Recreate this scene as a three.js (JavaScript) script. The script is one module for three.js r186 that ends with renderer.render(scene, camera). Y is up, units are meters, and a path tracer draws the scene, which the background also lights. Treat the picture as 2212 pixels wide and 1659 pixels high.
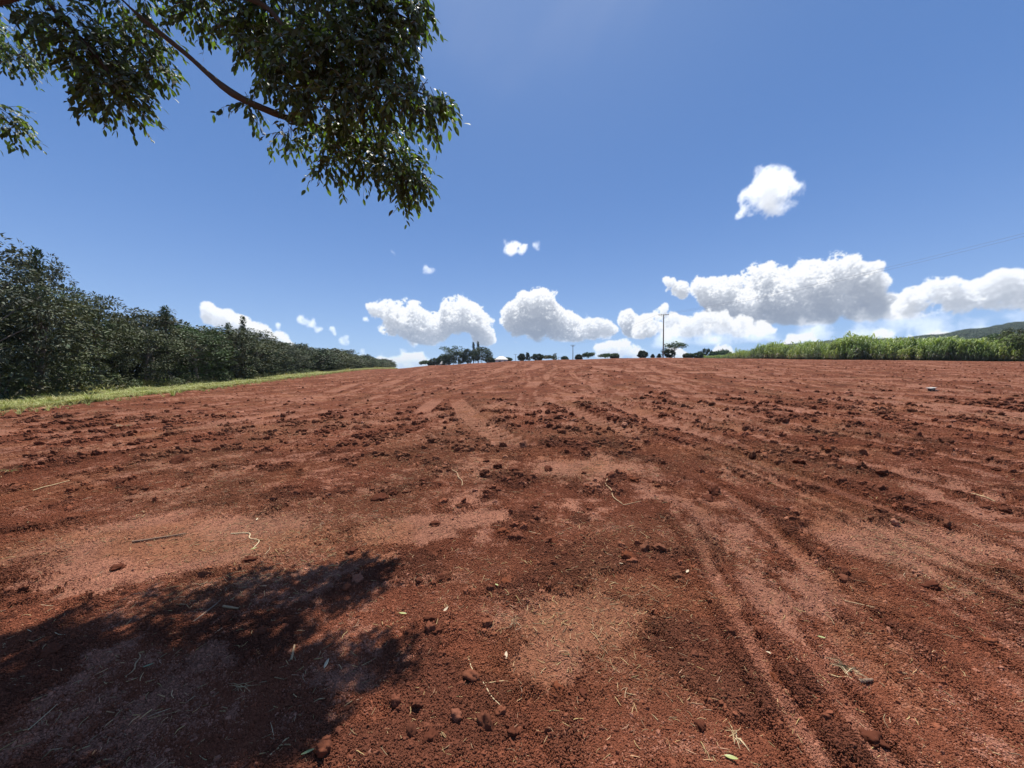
import * as THREE from 'three';
import { mergeGeometries, mergeVertices } from 'three/addons/utils/BufferGeometryUtils.js';

// ---------------------------------------------------------------- camera, sun, exposure
const scene = new THREE.Scene();
const EYE = 1.6, PITCH = -Math.atan(29.5 / 830);
const camera = new THREE.PerspectiveCamera(90, 4 / 3, 0.05, 20000);
camera.position.set(0, EYE, 0);
camera.rotation.set(PITCH, 0, 0);
camera.updateMatrixWorld();
const renderer = new THREE.WebGLRenderer({ antialias: true });
renderer.toneMapping = THREE.LinearToneMapping;
const EXPOSURE = 1.5;                                              // exposed for the field
renderer.toneMappingExposure = EXPOSURE;
renderer.shadowMap.enabled = true;
const SUN_EL = 66 * Math.PI / 180, SUN_AZ = 0.0;
const SUN = new THREE.Vector3(Math.sin(SUN_AZ) * Math.cos(SUN_EL), Math.sin(SUN_EL), -Math.cos(SUN_AZ) * Math.cos(SUN_EL));
const sun = new THREE.DirectionalLight(new THREE.Color().setRGB(1, 0.95, 0.87), 5);
sun.position.copy(SUN).multiplyScalar(300);
sun.castShadow = true;
sun.shadow.mapSize.set(4096, 4096);
Object.assign(sun.shadow.camera, { left: -150, right: 150, top: 150, bottom: -150, near: 1, far: 900 });
sun.name = 'sun';
scene.add(sun);

// ---------------------------------------------------------------- random numbers and noise
function rng(seed) { let s = seed | 0; return () => { s = (s + 0x6d2b79f5) | 0; let t = Math.imul(s ^ (s >>> 15), 1 | s); t = (t + Math.imul(t ^ (t >>> 7), 61 | t)) ^ t; return ((t ^ (t >>> 14)) >>> 0) / 4294967296; }; }
const PERM = new Uint8Array(512); { const r = rng(11), p = [...Array(256).keys()]; for (let i = 255; i > 0; i--) { const j = Math.floor(r() * (i + 1)); [p[i], p[j]] = [p[j], p[i]]; } for (let i = 0; i < 512; i++) PERM[i] = p[i & 255]; }
const GX = new Float32Array(256), GY = new Float32Array(256), GZ = new Float32Array(256); { const r = rng(5); for (let i = 0; i < 256; i++) { let x, y, z, l; do { x = r() * 2 - 1; y = r() * 2 - 1; z = r() * 2 - 1; l = Math.hypot(x, y, z); } while (l > 1 || l < 0.1); GX[i] = x / l; GY[i] = y / l; GZ[i] = z / l; } }
const G2X = new Float32Array(256), G2Y = new Float32Array(256), H01 = new Float32Array(256); { const r = rng(6); for (let i = 0; i < 256; i++) { const a = r() * Math.PI * 2; G2X[i] = Math.cos(a); G2Y[i] = Math.sin(a); H01[i] = r(); } }
function noise2(x, y) {
  const ix = Math.floor(x), iy = Math.floor(y), fx = x - ix, fy = y - iy, u = fx * fx * fx * (fx * (fx * 6 - 15) + 10), v = fy * fy * fy * (fy * (fy * 6 - 15) + 10);
  const X = ix & 255, Y = iy & 255, A = PERM[X] + Y, B = PERM[X + 1] + Y, a = PERM[A], b = PERM[B], c = PERM[A + 1], d = PERM[B + 1];
  const n00 = G2X[a] * fx + G2Y[a] * fy, n10 = G2X[b] * (fx - 1) + G2Y[b] * fy, n01 = G2X[c] * fx + G2Y[c] * (fy - 1), n11 = G2X[d] * (fx - 1) + G2Y[d] * (fy - 1);
  return (n00 + u * (n10 - n00) + v * (n01 + u * (n11 - n01) - n00 - u * (n10 - n00))) * 1.45;
}
function noise3(x, y, z) {
  const ix = Math.floor(x), iy = Math.floor(y), iz = Math.floor(z), fx = x - ix, fy = y - iy, fz = z - iz;
  const u = fx * fx * (3 - 2 * fx), v = fy * fy * (3 - 2 * fy), w = fz * fz * (3 - 2 * fz), X = ix & 255, Y = iy & 255, Z = iz & 255;
  const A = PERM[X] + Y, B = PERM[X + 1] + Y, AA = PERM[A & 511] + Z, AB = PERM[(A + 1) & 511] + Z, BA = PERM[B & 511] + Z, BB = PERM[(B + 1) & 511] + Z;
  const g = (i, x, y, z) => { const k = PERM[i & 511]; return GX[k] * x + GY[k] * y + GZ[k] * z; };
  const l = (a, b, t) => a + t * (b - a);
  return 1.5 * l(l(l(g(AA, fx, fy, fz), g(BA, fx - 1, fy, fz), u), l(g(AB, fx, fy - 1, fz), g(BB, fx - 1, fy - 1, fz), u), v),
    l(l(g(AA + 1, fx, fy, fz - 1), g(BA + 1, fx - 1, fy, fz - 1), u), l(g(AB + 1, fx, fy - 1, fz - 1), g(BB + 1, fx - 1, fy - 1, fz - 1), u), v), w);
}
const fbm2 = (x, y, o) => { let s = 0, a = 0.5; for (let i = 0; i < o; i++) { s += a * noise2(x, y); x = x * 2.03 + 17.1; y = y * 2.03 - 9.7; a *= 0.5; } return s; };
const fbm3 = (x, y, z, o) => { let s = 0, a = 0.5; for (let i = 0; i < o; i++) { s += a * noise3(x, y, z); x = x * 2.07 + 3.1; y = y * 2.07 - 5.3; z = z * 2.07 + 1.7; a *= 0.5; } return s; };
const clamp = (x, a = 0, b = 1) => x < a ? a : x > b ? b : x;
const smooth = (a, b, x) => { const t = clamp((x - a) / (b - a)); return t * t * (3 - 2 * t); };
const mix = (a, b, t) => a + (b - a) * t;
const table = (rows) => (x) => { if (x <= rows[0][0]) return rows[0][1]; for (let i = 1; i < rows.length; i++) if (x < rows[i][0]) { const t = (x - rows[i - 1][0]) / (rows[i][0] - rows[i - 1][0]); return mix(rows[i - 1][1], rows[i][1], t * t * (3 - 2 * t)); } return rows[rows.length - 1][1]; };
const V = (x, y, z) => new THREE.Vector3(x, y, z);

// ---------------------------------------------------------------- sky: clear air and cumulus, computed per direction
{
  const W = 4096, H = 2048, data = new Float32Array(W * H * 4);
  const air = (az, el) => {                                          // radiance of the clear sky
    const t = clamp(el / (Math.PI / 2)), k = Math.exp(-el / 0.15), m = Math.exp(-el / 0.34);
    const c = [mix(mix(0.088, 0.155, m), 0.52, k), mix(mix(0.205, 0.35, m), 0.74, k), mix(mix(0.50, 0.88, m), 0.97, k)];
    const dx = Math.sin(az) * Math.cos(el) - SUN.x, dy = Math.sin(el) - SUN.y, dz = -Math.cos(az) * Math.cos(el) - SUN.z, g = Math.exp(-(dx * dx + dy * dy + dz * dz) / 0.2);
    for (let i = 0; i < 3; i++) c[i] = c[i] * (1 - 0.12 * t) + g * [0.2, 0.205, 0.2][i];
    return c;
  };
  const px = (x, y, r) => {                                          // a lobe by the place and size it shows in the view of the field
    const u = (x - 1106) / 830, az = Math.atan(u), el = Math.atan((800 - y) / 830 * Math.cos(az)), c = Math.cos(az);
    return [az, el, r / 830 * c * c * 1.02, r / 830 * c];
  };
  const groups = [
    { base: 741, lobes: [[818, 668, 22], [850, 690, 34], [885, 690, 38], [905, 712, 40], [945, 722, 30], [975, 690, 34], [1000, 672, 30], [1022, 690, 34], [1038, 718, 30], [1050, 732, 20]], sigma: 260 },
    { base: 735, lobes: [[1160, 655, 38], [1120, 688, 40], [1165, 695, 46], [1200, 690, 36], [1240, 708, 34], [1285, 712, 26], [1310, 718, 24], [1352, 684, 20], [1368, 706, 26], [1400, 712, 24]], sigma: 320 },
    { base: 712, lobes: [[1440, 614, 15], [1470, 626, 18], [1520, 630, 34], [1560, 640, 40], [1600, 660, 50], [1650, 612, 42], [1700, 640, 66], [1770, 622, 66], [1832, 596, 38], [1868, 620, 50], [1850, 660, 56], [1770, 676, 46], [1690, 686, 36], [1905, 664, 42], [1640, 696, 26], [1945, 668, 34], [1540, 690, 30]], sigma: 300 },
    { base: 731, lobes: [[1390, 712, 28], [1440, 706, 28], [1480, 708, 28], [1520, 702, 32], [1560, 700, 32], [1600, 706, 28], [1420, 686, 18], [1430, 668, 14], [1650, 716, 22]], sigma: 190 },
    { base: 685, lobes: [[1950, 660, 32], [1990, 650, 38], [2040, 640, 40], [2090, 645, 42], [2140, 636, 46], [2190, 630, 48], [2250, 636, 52], [2330, 650, 60]], sigma: 240 },
    { base: 500, lobes: [[1658, 388, 28], [1640, 418, 34], [1690, 414, 34], [1666, 425, 40], [1612, 440, 24], [1598, 458, 14], [1715, 418, 16]], sigma: 70 },
    { base: 600, lobes: [[1102, 536, 17], [1120, 537, 15]], sigma: 110 },
    { base: 600, lobes: [[1160, 533, 8], [925, 583, 12], [850, 548, 7], [2110, 585, 20], [1985, 580, 16]], sigma: 40 },
    { base: 760, lobes: [[455, 680, 22], [482, 690, 30], [520, 708, 30], [560, 722, 28], [600, 736, 22], [620, 745, 18]], sigma: 180 },
    { base: 760, lobes: [[655, 688, 12], [672, 700, 12], [688, 710, 10], [604, 705, 9], [720, 716, 8], [745, 735, 10], [790, 690, 8]], sigma: 70 },
    { base: 812, lobes: [[785, 768, 14], [830, 792, 26], [870, 786, 26], [912, 784, 24], [895, 775, 16], [950, 792, 20], [740, 790, 26]], sigma: 120 },
    { base: 790, lobes: [[1300, 752, 20], [1325, 748, 18], [1350, 756, 22], [1310, 765, 20], [1380, 765, 16], [1460, 770, 22], [1560, 772, 26]], sigma: 130 },
    { base: 745, lobes: [[1450, 742, 46], [1540, 742, 46], [1640, 740, 48], [1750, 734, 48], [1850, 726, 48], [1930, 716, 48], [2010, 715, 50], [2100, 714, 48], [2190, 712, 48], [2270, 710, 50]], sigma: 14 },
    { base: 790, lobes: [[1706, 738, 18], [1730, 734, 20], [1752, 742, 16], [1790, 748, 14], [1850, 742, 16], [1910, 732, 26], [1960, 738, 22], [2030, 730, 20]], sigma: 90 },
  ].map((g) => ({ sigma: g.sigma, lobes: g.lobes.map((b) => px(...b)), base: Math.atan((800 - g.base) / 830 * Math.cos(Math.atan((g.lobes[0][0] - 1106) / 830))) }));
  const r = rng(77);                                                 // the same fair-weather cumulus goes on all round
  for (let k = 0; k < 20; k++) {
    const az = 1.12 + k / 20 * (2 * Math.PI - 2.3) + (r() - 0.5) * 0.1, base = 0.02 + r() * 0.12, n = 5 + Math.floor(r() * 6), size = 0.02 + r() * 0.028;
    groups.push({ sigma: 220, base, lobes: [...Array(n)].map((_, i) => [az + (i - n / 2) * size * 0.9, base + size * (0.3 + r() * 0.9), size * (0.7 + r() * 0.6), size * (0.6 + r() * 0.6)]) });
  }
  const col = (az) => (az / (2 * Math.PI) + 0.25) * W;  // az is measured from -z towards +x
  for (let row = 0; row < H; row++) {
    const el = ((row + 0.5) / H - 0.5) * Math.PI;
    for (let c = 0; c < W; c++) {
      let az = ((c + 0.5) / W - 0.5) * 2 * Math.PI + Math.PI / 2; if (az > Math.PI) az -= 2 * Math.PI;
      const o = (row * W + c) * 4;
      let a = air(az, Math.max(el, 0.0));
      if (el > 0.2) {                                                // thin veil of high cloud
        const q = 1 / (Math.sin(el) + 0.15), vx = Math.sin(az) * Math.cos(el) * q, vz = Math.cos(az) * Math.cos(el) * q;
        const n = fbm2(vx * 1.3 + 4.2, vz * 0.9 + 1.3, 3) + 0.25 * fbm2(vx * 6 + vz * 2, vz * 3.1, 4), veil = 0.13 * smooth(0.05, 0.5, n) * smooth(0.45, 0.85, el);
        a = [mix(a[0], 0.62, veil), mix(a[1], 0.66, veil), mix(a[2], 0.8, veil)];
      }
      data[o] = a[0]; data[o + 1] = a[1]; data[o + 2] = a[2]; data[o + 3] = 1;
    }
  }
  for (const g of groups) {
    let a0 = 9, a1 = -9, e0 = 9, e1 = -9;
    for (const [a, e, rx, ry] of g.lobes) { a0 = Math.min(a0, a - rx * 1.65); a1 = Math.max(a1, a + rx * 1.65); e0 = Math.min(e0, e - ry * 1.65); e1 = Math.max(e1, e + ry * 1.65); }
    e0 = Math.max(0.0004, Math.max(e0, g.base - 0.02)); e1 = Math.min(e1, 1.2);
    const lobes = g.lobes, wispy = g.sigma < 130;
    const shape = (x, y, w, near) => {
      let f = 0;
      for (const b of near) { const dx = (x - b[0]) / b[2], dy = (y - b[1]) / b[3], dw = w / (b[2] * 1.0), q = 1 - (dx * dx + dy * dy + dw * dw); if (q > -1.4) f += Math.exp(q * 2.6); }
      return f > 0 ? Math.log(f) / 2.6 : -1;
    };
    const density = (x, y, w, near, fine) => {
      const wx = 0.011 * noise3(x * 42, y * 42, w * 42), wy = 0.011 * noise3(x * 42 + 9, y * 42 + 4, w * 42 + 2);
      const f = shape(x + wx, y + wy, w, near);
      if (f < -0.75) return 0;
      const n = fbm3(x * 26, y * 30 + 7, w * 26 + 3, 2), k = fbm3(x * 95, y * 95, w * 95, fine ? 4 : 2);
      const d = f - (wispy ? 0.12 : 0.26) + n * (wispy ? 2.3 : 1.5) + (0.26 - Math.abs(k) * 2.2) * 0.95 + (fine ? fbm3(x * 210, y * 210, w * 210, 2) * 0.22 : 0);
      return clamp(d * (wispy ? 1.1 : 4)) * smooth(g.base - 0.005, g.base + 0.010, y + n * 0.022);
    };
    for (let row = Math.floor((e0 / Math.PI + 0.5) * H); row <= Math.ceil((e1 / Math.PI + 0.5) * H) && row < H; row++) {
      const el = ((row + 0.5) / H - 0.5) * Math.PI;
      if (el <= 0) continue;
      for (let ci = Math.floor(col(a0)); ci <= Math.ceil(col(a1)); ci++) {
        const az = ((ci + 0.5) / W - 0.25) * 2 * Math.PI;
        const near = []; let depth = 0;
        for (const b of lobes) { const dx = (az - b[0]) / b[2], dy = (el - b[1]) / b[3]; if (dx * dx + dy * dy < 2.6) { near.push(b); depth = Math.max(depth, b[2] * 1.35); } }
        if (!near.length) continue;
        const lx = Math.sin(SUN_AZ - az) * Math.cos(SUN_EL), ly = Math.sin(SUN_EL), lw = Math.cos(SUN_AZ - az) * Math.cos(SUN_EL), ls = depth * 0.16;
        const N = 34, dw = 2 * depth / N; let T = 1, L0 = 0, A0 = 0;
        for (let i = 0; i < N && T > 0.02; i++) {
          const w = -depth + (i + 0.5) * dw, d = density(az, el, w, near, true);
          if (d < 0.004) continue;
          let tau = 0;
          for (let j = 0; j < 5; j++) { const s = ls * (0.35 + j) * (1 + j * 0.22); tau += density(az + lx * s, el + ly * s, w + lw * s, lobes, false) * ls * (1 + j * 0.4); }
          tau *= g.sigma;
          const lit = 0.52 * Math.exp(-tau * 0.55) + 0.34 * Math.exp(-tau * 0.16) + 0.22 * Math.exp(-tau * 0.045);
          const a = 1 - Math.exp(-d * g.sigma * dw);
          L0 += T * a * lit; A0 += T * a; T *= 1 - a;
        }
        if (A0 < 0.002) continue;
        const o = (row * W + ((ci % W) + W) % W) * 4, hz = 0.55 * Math.exp(-el / 0.05), back = [data[o], data[o + 1], data[o + 2]];
        const lightness = L0 * 1.4, amb = A0 * 1.35;
        const cl = [lightness * 1.0 + amb * 0.155, lightness * 0.99 + amb * 0.185, lightness * 0.965 + amb * 0.245];
        for (let k = 0; k < 3; k++) data[o + k] = Math.min(1.05, back[k] * T + mix(cl[k], back[k] * A0 * 1.12, hz));
      }
    }
  }
  for (let i = 0; i < data.length; i++) if (i % 4 < 3) data[i] /= EXPOSURE;   // the values above are as the photograph shows them
  const tex = new THREE.DataTexture(data, W, H, THREE.RGBAFormat, THREE.FloatType);
  tex.mapping = THREE.EquirectangularReflectionMapping; tex.magFilter = THREE.LinearFilter; tex.minFilter = THREE.LinearFilter; tex.needsUpdate = true;
  scene.background = tex; scene.environment = tex;
}
console.log('sky done');

// ---------------------------------------------------------------- naming helpers
const taken = new Map();
const numbered = (name) => { const n = taken.get(name) ?? 0; taken.set(name, n + 1); return n ? name + '_' + String(n).padStart(3, '0') : name; };
function tag(o, name, label, category, group, kind) {
  o.name = numbered(name);
  if (label) o.userData.label = label;
  if (category) o.userData.category = category;
  if (group) o.userData.group = group;
  if (kind) o.userData.kind = kind;
  scene.add(o);
  return o;
}
function part(name, geometry, material, parent, kind) { const m = new THREE.Mesh(geometry, material); m.name = name; if (kind) m.userData.kind = kind; parent.add(m); return m; }
const std = (r, g, b, rough = 0.9, extra = {}) => new THREE.MeshStandardMaterial({ color: new THREE.Color().setRGB(r, g, b), roughness: rough, ...extra });
const earth = (r, g, b, extra = {}) => new THREE.MeshPhysicalMaterial({ color: new THREE.Color().setRGB(r, g, b), roughness: 1, specularIntensity: 0.12, ...extra });   // dry soil: no gloss
const leafMat = (r, g, b, through, coat, extra = {}) => new THREE.MeshPhysicalMaterial({ color: new THREE.Color().setRGB(r, g, b), roughness: 0.9, transmission: through, thickness: 0, clearcoat: coat, clearcoatRoughness: 0.32, side: THREE.DoubleSide, ...extra });
// a real point at a given distance along -z, found from where it shows in the view of the field
function at(x, y, depth) {
  const cx = (x - 1106) / 830, cy = (829.5 - y) / 830, c = Math.cos(PITCH), s = Math.sin(PITCH), f = c - cy * s, up = cy * c + s;
  return V(cx / f * depth, EYE + up / f * depth, -depth);
}
// a tapered tube through points with a radius at each
function limb(points, radii, sides = 7, wob = 0, seed = 1) {
  const curve = new THREE.CatmullRomCurve3(points, false, 'centripetal'), n = Math.max(4, points.length * 4), pos = [], idx = [], uv = [], r = rng(seed);
  const fr = curve.computeFrenetFrames(n, false), L = curve.getLength();
  for (let i = 0; i <= n; i++) {
    const t = i / n, p = curve.getPoint(t), f = t * (radii.length - 1), k = Math.min(radii.length - 2, Math.floor(f)), rad = mix(radii[k], radii[k + 1], f - k);
    for (let j = 0; j <= sides; j++) {
      const a = j / sides * Math.PI * 2, q = rad * (1 + wob * (noise2(i * 0.7 + seed * 3.1, (j % sides) * 1.3) + 0.4 * (r() - 0.5) * (j < sides ? 1 : 0)));
      pos.push(p.x + q * (Math.cos(a) * fr.normals[i].x + Math.sin(a) * fr.binormals[i].x), p.y + q * (Math.cos(a) * fr.normals[i].y + Math.sin(a) * fr.binormals[i].y), p.z + q * (Math.cos(a) * fr.normals[i].z + Math.sin(a) * fr.binormals[i].z));
      uv.push(j / sides, t * L);
    }
  }
  for (let i = 0; i < n; i++) for (let j = 0; j < sides; j++) { const a = i * (sides + 1) + j, b = a + sides + 1; idx.push(a, a + 1, b, b, a + 1, b + 1); }
  const g = new THREE.BufferGeometry();
  g.setAttribute('position', new THREE.Float32BufferAttribute(pos, 3)); g.setAttribute('uv', new THREE.Float32BufferAttribute(uv, 2)); g.setIndex(idx); g.computeVertexNormals();
  return g;
}

// ---------------------------------------------------------------- terrain
const riseAt = table([[-1.6, -0.004], [-0.81, -0.004], [-0.5, -0.003], [-0.314, 0.0036], [-0.188, 0.0133], [-0.067, 0.0193], [0, 0.0241], [0.158, 0.0277], [0.294, 0.0313], [0.393, 0.0325], [0.595, 0.0301], [0.836, 0.0277], [1.33, 0.0253], [2, 0.024]]);
const lengthAt = table([[-0.8, 72], [-0.3, 62], [0, 46], [0.4, 42], [1.4, 42]]);
const crestAt = table([[-0.6, 330], [-0.3, 300], [0, 170], [0.3, 190], [0.42, 240], [0.8, 260], [1.4, 260]]);
function landform(x, z) {
  const d = Math.max(-z, 0), r = Math.hypot(x, z) + 1e-6, u = clamp(x / Math.max(-z, r * 0.3), -2, 2), w = smooth(-0.1, 0.4, -z / r);
  const L = lengthAt(u), S = riseAt(u), zc = crestAt(u);
  let h = 1.6 * (1 - Math.exp(-(d / L) * (d / L))) + S * d * w;
  if (d > zc) { const e = d - zc; h -= Math.min(0.00016 * e * e, 0.06 * e); }
  return h;
}
// edges of the bare field
const ROW0 = [-26.7, -20], ROWD = [-0.248, -1];                       // the tree row on the left
const rowX = (z) => ROW0[0] + (-z - 20) * -0.248;
const vergeX = (z) => rowX(z) + 5.3 + 0.8 * noise2(z * 0.12, 3.3) + 0.35 * noise2(z * 0.6, 9.1);
const CANE = [[150, 10], [118, -30], [86, -62], [67, -80], [68, -105], [76, -130], [112, -230], [150, -330]];
function caneDistance(x, z) {                                         // above 0 inside the cane
  let best = 1e9, side = -1;
  for (let i = 0; i < CANE.length - 1; i++) {
    const [ax, az] = CANE[i], [bx, bz] = CANE[i + 1], vx = bx - ax, vz = bz - az, t = clamp(((x - ax) * vx + (z - az) * vz) / (vx * vx + vz * vz)), dx = x - ax - vx * t, dz = z - az - vz * t, d = Math.hypot(dx, dz);
    if (d < best) { best = d; side = vz * (x - ax) - vx * (z - az) < 0 ? 1 : -1; }
  }
  return best * side;
}

// where a place in the view lies on the smooth landform
function onLand(x, y) { let lo = 0.5, hi = 300; for (let i = 0; i < 40; i++) { const m = (lo + hi) / 2, p = at(x, y, m); if (p.y > landform(p.x, p.z)) lo = m; else hi = m; } return at(x, y, lo); }
const seen = (list) => list.map(([x, y]) => { const p = onLand(x, y); return [p.x, p.z]; });
// wheel and blade tracks over the field: centre line, half width, depth, cleats
const TRACKS = [
  [[[5.6, 0], [5.5, -4.1], [4.9, -8], [3.9, -12], [2.6, -17], [2.2, -24], [3.5, -34], [8, -48]], 0.2, 0.04, 1],
  [[[7.4, 0], [7.3, -5], [6.7, -9], [5.8, -13], [4.6, -18], [4.2, -25], [5.6, -35], [10.5, -48]], 0.2, 0.04, 0.6],
  [[[1.05, 0.5], [1.25, -1.6], [1.4, -2.4], [1.62, -3.4], [1.7, -4.6]], 0.07, 0.012, 0],
  [[[1.3, 0.5], [1.52, -1.6], [1.72, -2.6], [1.95, -4], [2.0, -5.4]], 0.08, 0.014, 0],
  [[[1.9, 0.5], [2.1, -1.9], [2.3, -3], [2.5, -4.4], [2.4, -6]], 0.09, 0.015, 0],
  [[[2.5, 0.5], [2.75, -2], [2.95, -3.2], [3.0, -4.6], [2.8, -6.5]], 0.08, 0.013, 0],
  [[[3.9, 0], [4.0, -2.6], [3.9, -4.5], [3.5, -7], [2.8, -10], [1.8, -13]], 0.14, 0.018, 0.3],
  [[[3.3, 0], [3.4, -2.4], [3.4, -4], [3.2, -6], [2.6, -8.5]], 0.1, 0.014, 0],
  [[[11, -3], [10.4, -8], [9.2, -13], [8, -19], [8.4, -27], [12, -38], [20, -50]], 0.28, 0.05, 0.4],
  [[[13.2, -3], [12.6, -8], [11.4, -13], [10.2, -19], [10.6, -27], [14, -38], [22, -50]], 0.28, 0.05, 0.3],
  [[[17, -6], [15.5, -12], [15, -18], [18, -26], [27, -36]], 0.3, 0.05, 0.3],
  [[[-12, -9], [-11, -14], [-10.2, -20], [-11, -30], [-14, -45]], 0.3, 0.05, 0.2],
  [[[-8, -7], [-7.6, -11], [-7, -17], [-7.6, -26], [-9, -40]], 0.28, 0.04, 0.2],
  [seen([[985, 858], [1008, 888], [1040, 915], [1085, 940], [1140, 964], [1180, 985]]), 0.38, 0.11, 1],
  [seen([[1222, 795], [1165, 820], [1140, 845], [1140, 870], [1155, 900]]), 0.4, 0.05, 0.2],
  [seen([[1200, 868], [1290, 905], [1370, 935], [1440, 955]]), 0.34, 0.09, 1],
  [seen([[1284, 806], [1288, 832], [1320, 865], [1400, 900], [1480, 925], [1560, 950], [1660, 985]]), 0.32, 0.05, 0.5],
  [seen([[1285, 788], [1340, 800], [1450, 804], [1560, 803], [1660, 796], [1750, 788]]), 0.8, 0.06, 0],
  [seen([[1450, 793], [1560, 792], [1640, 788]]), 0.9, 0.06, 0],
  [seen([[1062, 802], [1092, 794], [1110, 786]]), 0.8, 0.06, 0],
  [seen([[1130, 800], [1158, 793], [1160, 785]]), 0.8, 0.06, 0],
  [seen([[905, 900], [930, 872], [985, 848], [1060, 845], [1130, 848]]), 0.36, 0.05, 0.3],
  [seen([[820, 835], [880, 815], [930, 803]]), 0.6, 0.06, 0],
  [seen([[700, 850], [760, 832], [800, 822]]), 0.6, 0.06, 0],
  [seen([[1470, 858], [1600, 878], [1745, 888]]), 0.34, 0.05, 0],
  [seen([[1740, 898], [1900, 918], [2212, 960]]), 0.3, 0.05, 0.2],
  [seen([[1600, 930], [1800, 965], [2212, 1040]]), 0.28, 0.05, 0.3],
  [seen([[1700, 840], [1900, 848], [2212, 858]]), 0.5, 0.05, 0], [seen([[1600, 815], [1850, 818], [2212, 822]]), 0.8, 0.06, 0], [seen([[1750, 800], [1950, 803], [2212, 805]]), 0.9, 0.06, 0],
  [seen([[0, 925], [250, 895], [560, 862]]), 0.4, 0.05, 0], [seen([[0, 955], [300, 915], [640, 872]]), 0.35, 0.05, 0], [seen([[200, 960], [480, 915], [760, 862]]), 0.35, 0.05, 0],
].map(([pts, w, depth, cleat]) => {
  const P = new THREE.CatmullRomCurve3(pts.map(([x, z]) => V(x, 0, z))).getPoints(pts.length * 3), s = [0];
  for (let i = 1; i < P.length; i++) s.push(s[i - 1] + P[i].distanceTo(P[i - 1]));
  const bx = new THREE.Box3().setFromPoints(P).expandByScalar(w * 3);
  return { P, s, w, depth, cleat, bx };
});
const near = { d: 0, s: 0, t: null };
const tOut = { dip: 0, ridge: 0, pack: 0 };
function tracksAt(x, z) {
  tOut.dip = 0; tOut.ridge = 0; tOut.pack = 0;
  for (const t of TRACKS) {
    if (x < t.bx.min.x || x > t.bx.max.x || z < t.bx.min.z || z > t.bx.max.z) continue;
    let best = 1e9, bs = 0, sg = 1;
    const P = t.P;
    for (let i = 0; i < P.length - 1; i++) {
      const ax = P[i].x, az = P[i].z, vx = P[i + 1].x - ax, vz = P[i + 1].z - az, l2 = vx * vx + vz * vz, k = clamp(((x - ax) * vx + (z - az) * vz) / l2), dx = x - ax - vx * k, dz = z - az - vz * k, d = dx * dx + dz * dz;
      if (d < best) { best = d; bs = t.s[i] + k * Math.sqrt(l2); sg = vx * dz - vz * dx < 0 ? -1 : 1; }
    }
    best = Math.sqrt(best);
    const worn = Math.max(t.cleat === 1 ? 0.75 : 0, smooth(-0.5, 0.25, noise2(bs * 0.21 + t.w * 50, t.s.length * 3.7))), fade = smooth(0, 1.5, bs) * smooth(0, 1.5, t.s[t.s.length - 1] - bs), m = worn * fade, q = best / t.w + 0.22 * noise2(x * 4, z * 4);
    const inside = 1 - smooth(0.8, 1.1, q), bank = Math.exp(-(((q - 1.45) / 0.36) ** 2)) * (0.6 + 0.6 * noise2(bs * 1.1, sg * 5 + t.w * 31));
    let cl = 0;
    if (t.cleat && q < 1.2) { const ph = (bs + best * 0.6) / 0.34; const f = ph - Math.floor(ph); cl = smooth(0.42, 0.56, f) * (1 - smooth(0.86, 0.98, f)) * t.cleat * inside; }
    tOut.dip = Math.max(tOut.dip, m * t.depth * (inside * 0.55 + cl * 0.7));
    tOut.ridge = Math.max(tOut.ridge, m * Math.max(bank, 0));
    tOut.pack = Math.max(tOut.pack, m * inside * (1 - cl * 0.9) * (t.w < 0.16 ? 0.6 : t.cleat === 1 ? 1.15 : 0.95));  // cleat grooves take the darker loose-soil tone, partly standing in for their shade
  }
}
// rounded clods: height of the lumps on a jittered grid of the given cell
function lumps(x, z, cell, share, salt) {
  const gx = Math.floor(x / cell), gz = Math.floor(z / cell); let h = 0;
  for (let i = -1; i <= 1; i++) for (let j = -1; j <= 1; j++) {
    const k = PERM[(PERM[(gx + i + salt) & 255] + gz + j) & 255], a = H01[k]; if (a > share) continue;
    const b = H01[(k + 71) & 255], c = H01[(k + 143) & 255], e = H01[(k + 29) & 255], dx = (x - (gx + i + 0.2 + 0.6 * b) * cell) / cell, dz = (z - (gz + j + 0.2 + 0.6 * c) * cell) / cell;
    const R = 0.18 + 0.3 * e, q = 1 - (dx * dx * (0.7 + b) + dz * dz * (1.7 - b)) / (R * R);
    if (q > 0) h = Math.max(h, Math.sqrt(q) * R * cell * (0.5 + 0.4 * c));
  }
  return h;
}
const G = { h: 0, pack: 0, loose: 0, straw: 0, grass: 0 };
const FLAT = [[-0.98, -3.75, 0.62, 0.36], [0.42, -2.32, 0.5, 0.34], [-0.35, -3.9, 0.4, 0.3], [0.2, -2.0, 0.24, 0.2], [3.4, -3.3, 0.9, 0.5], [1.0, -5.6, 0.9, 0.5], [-3.2, -3.6, 1.6, 0.9]];
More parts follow.
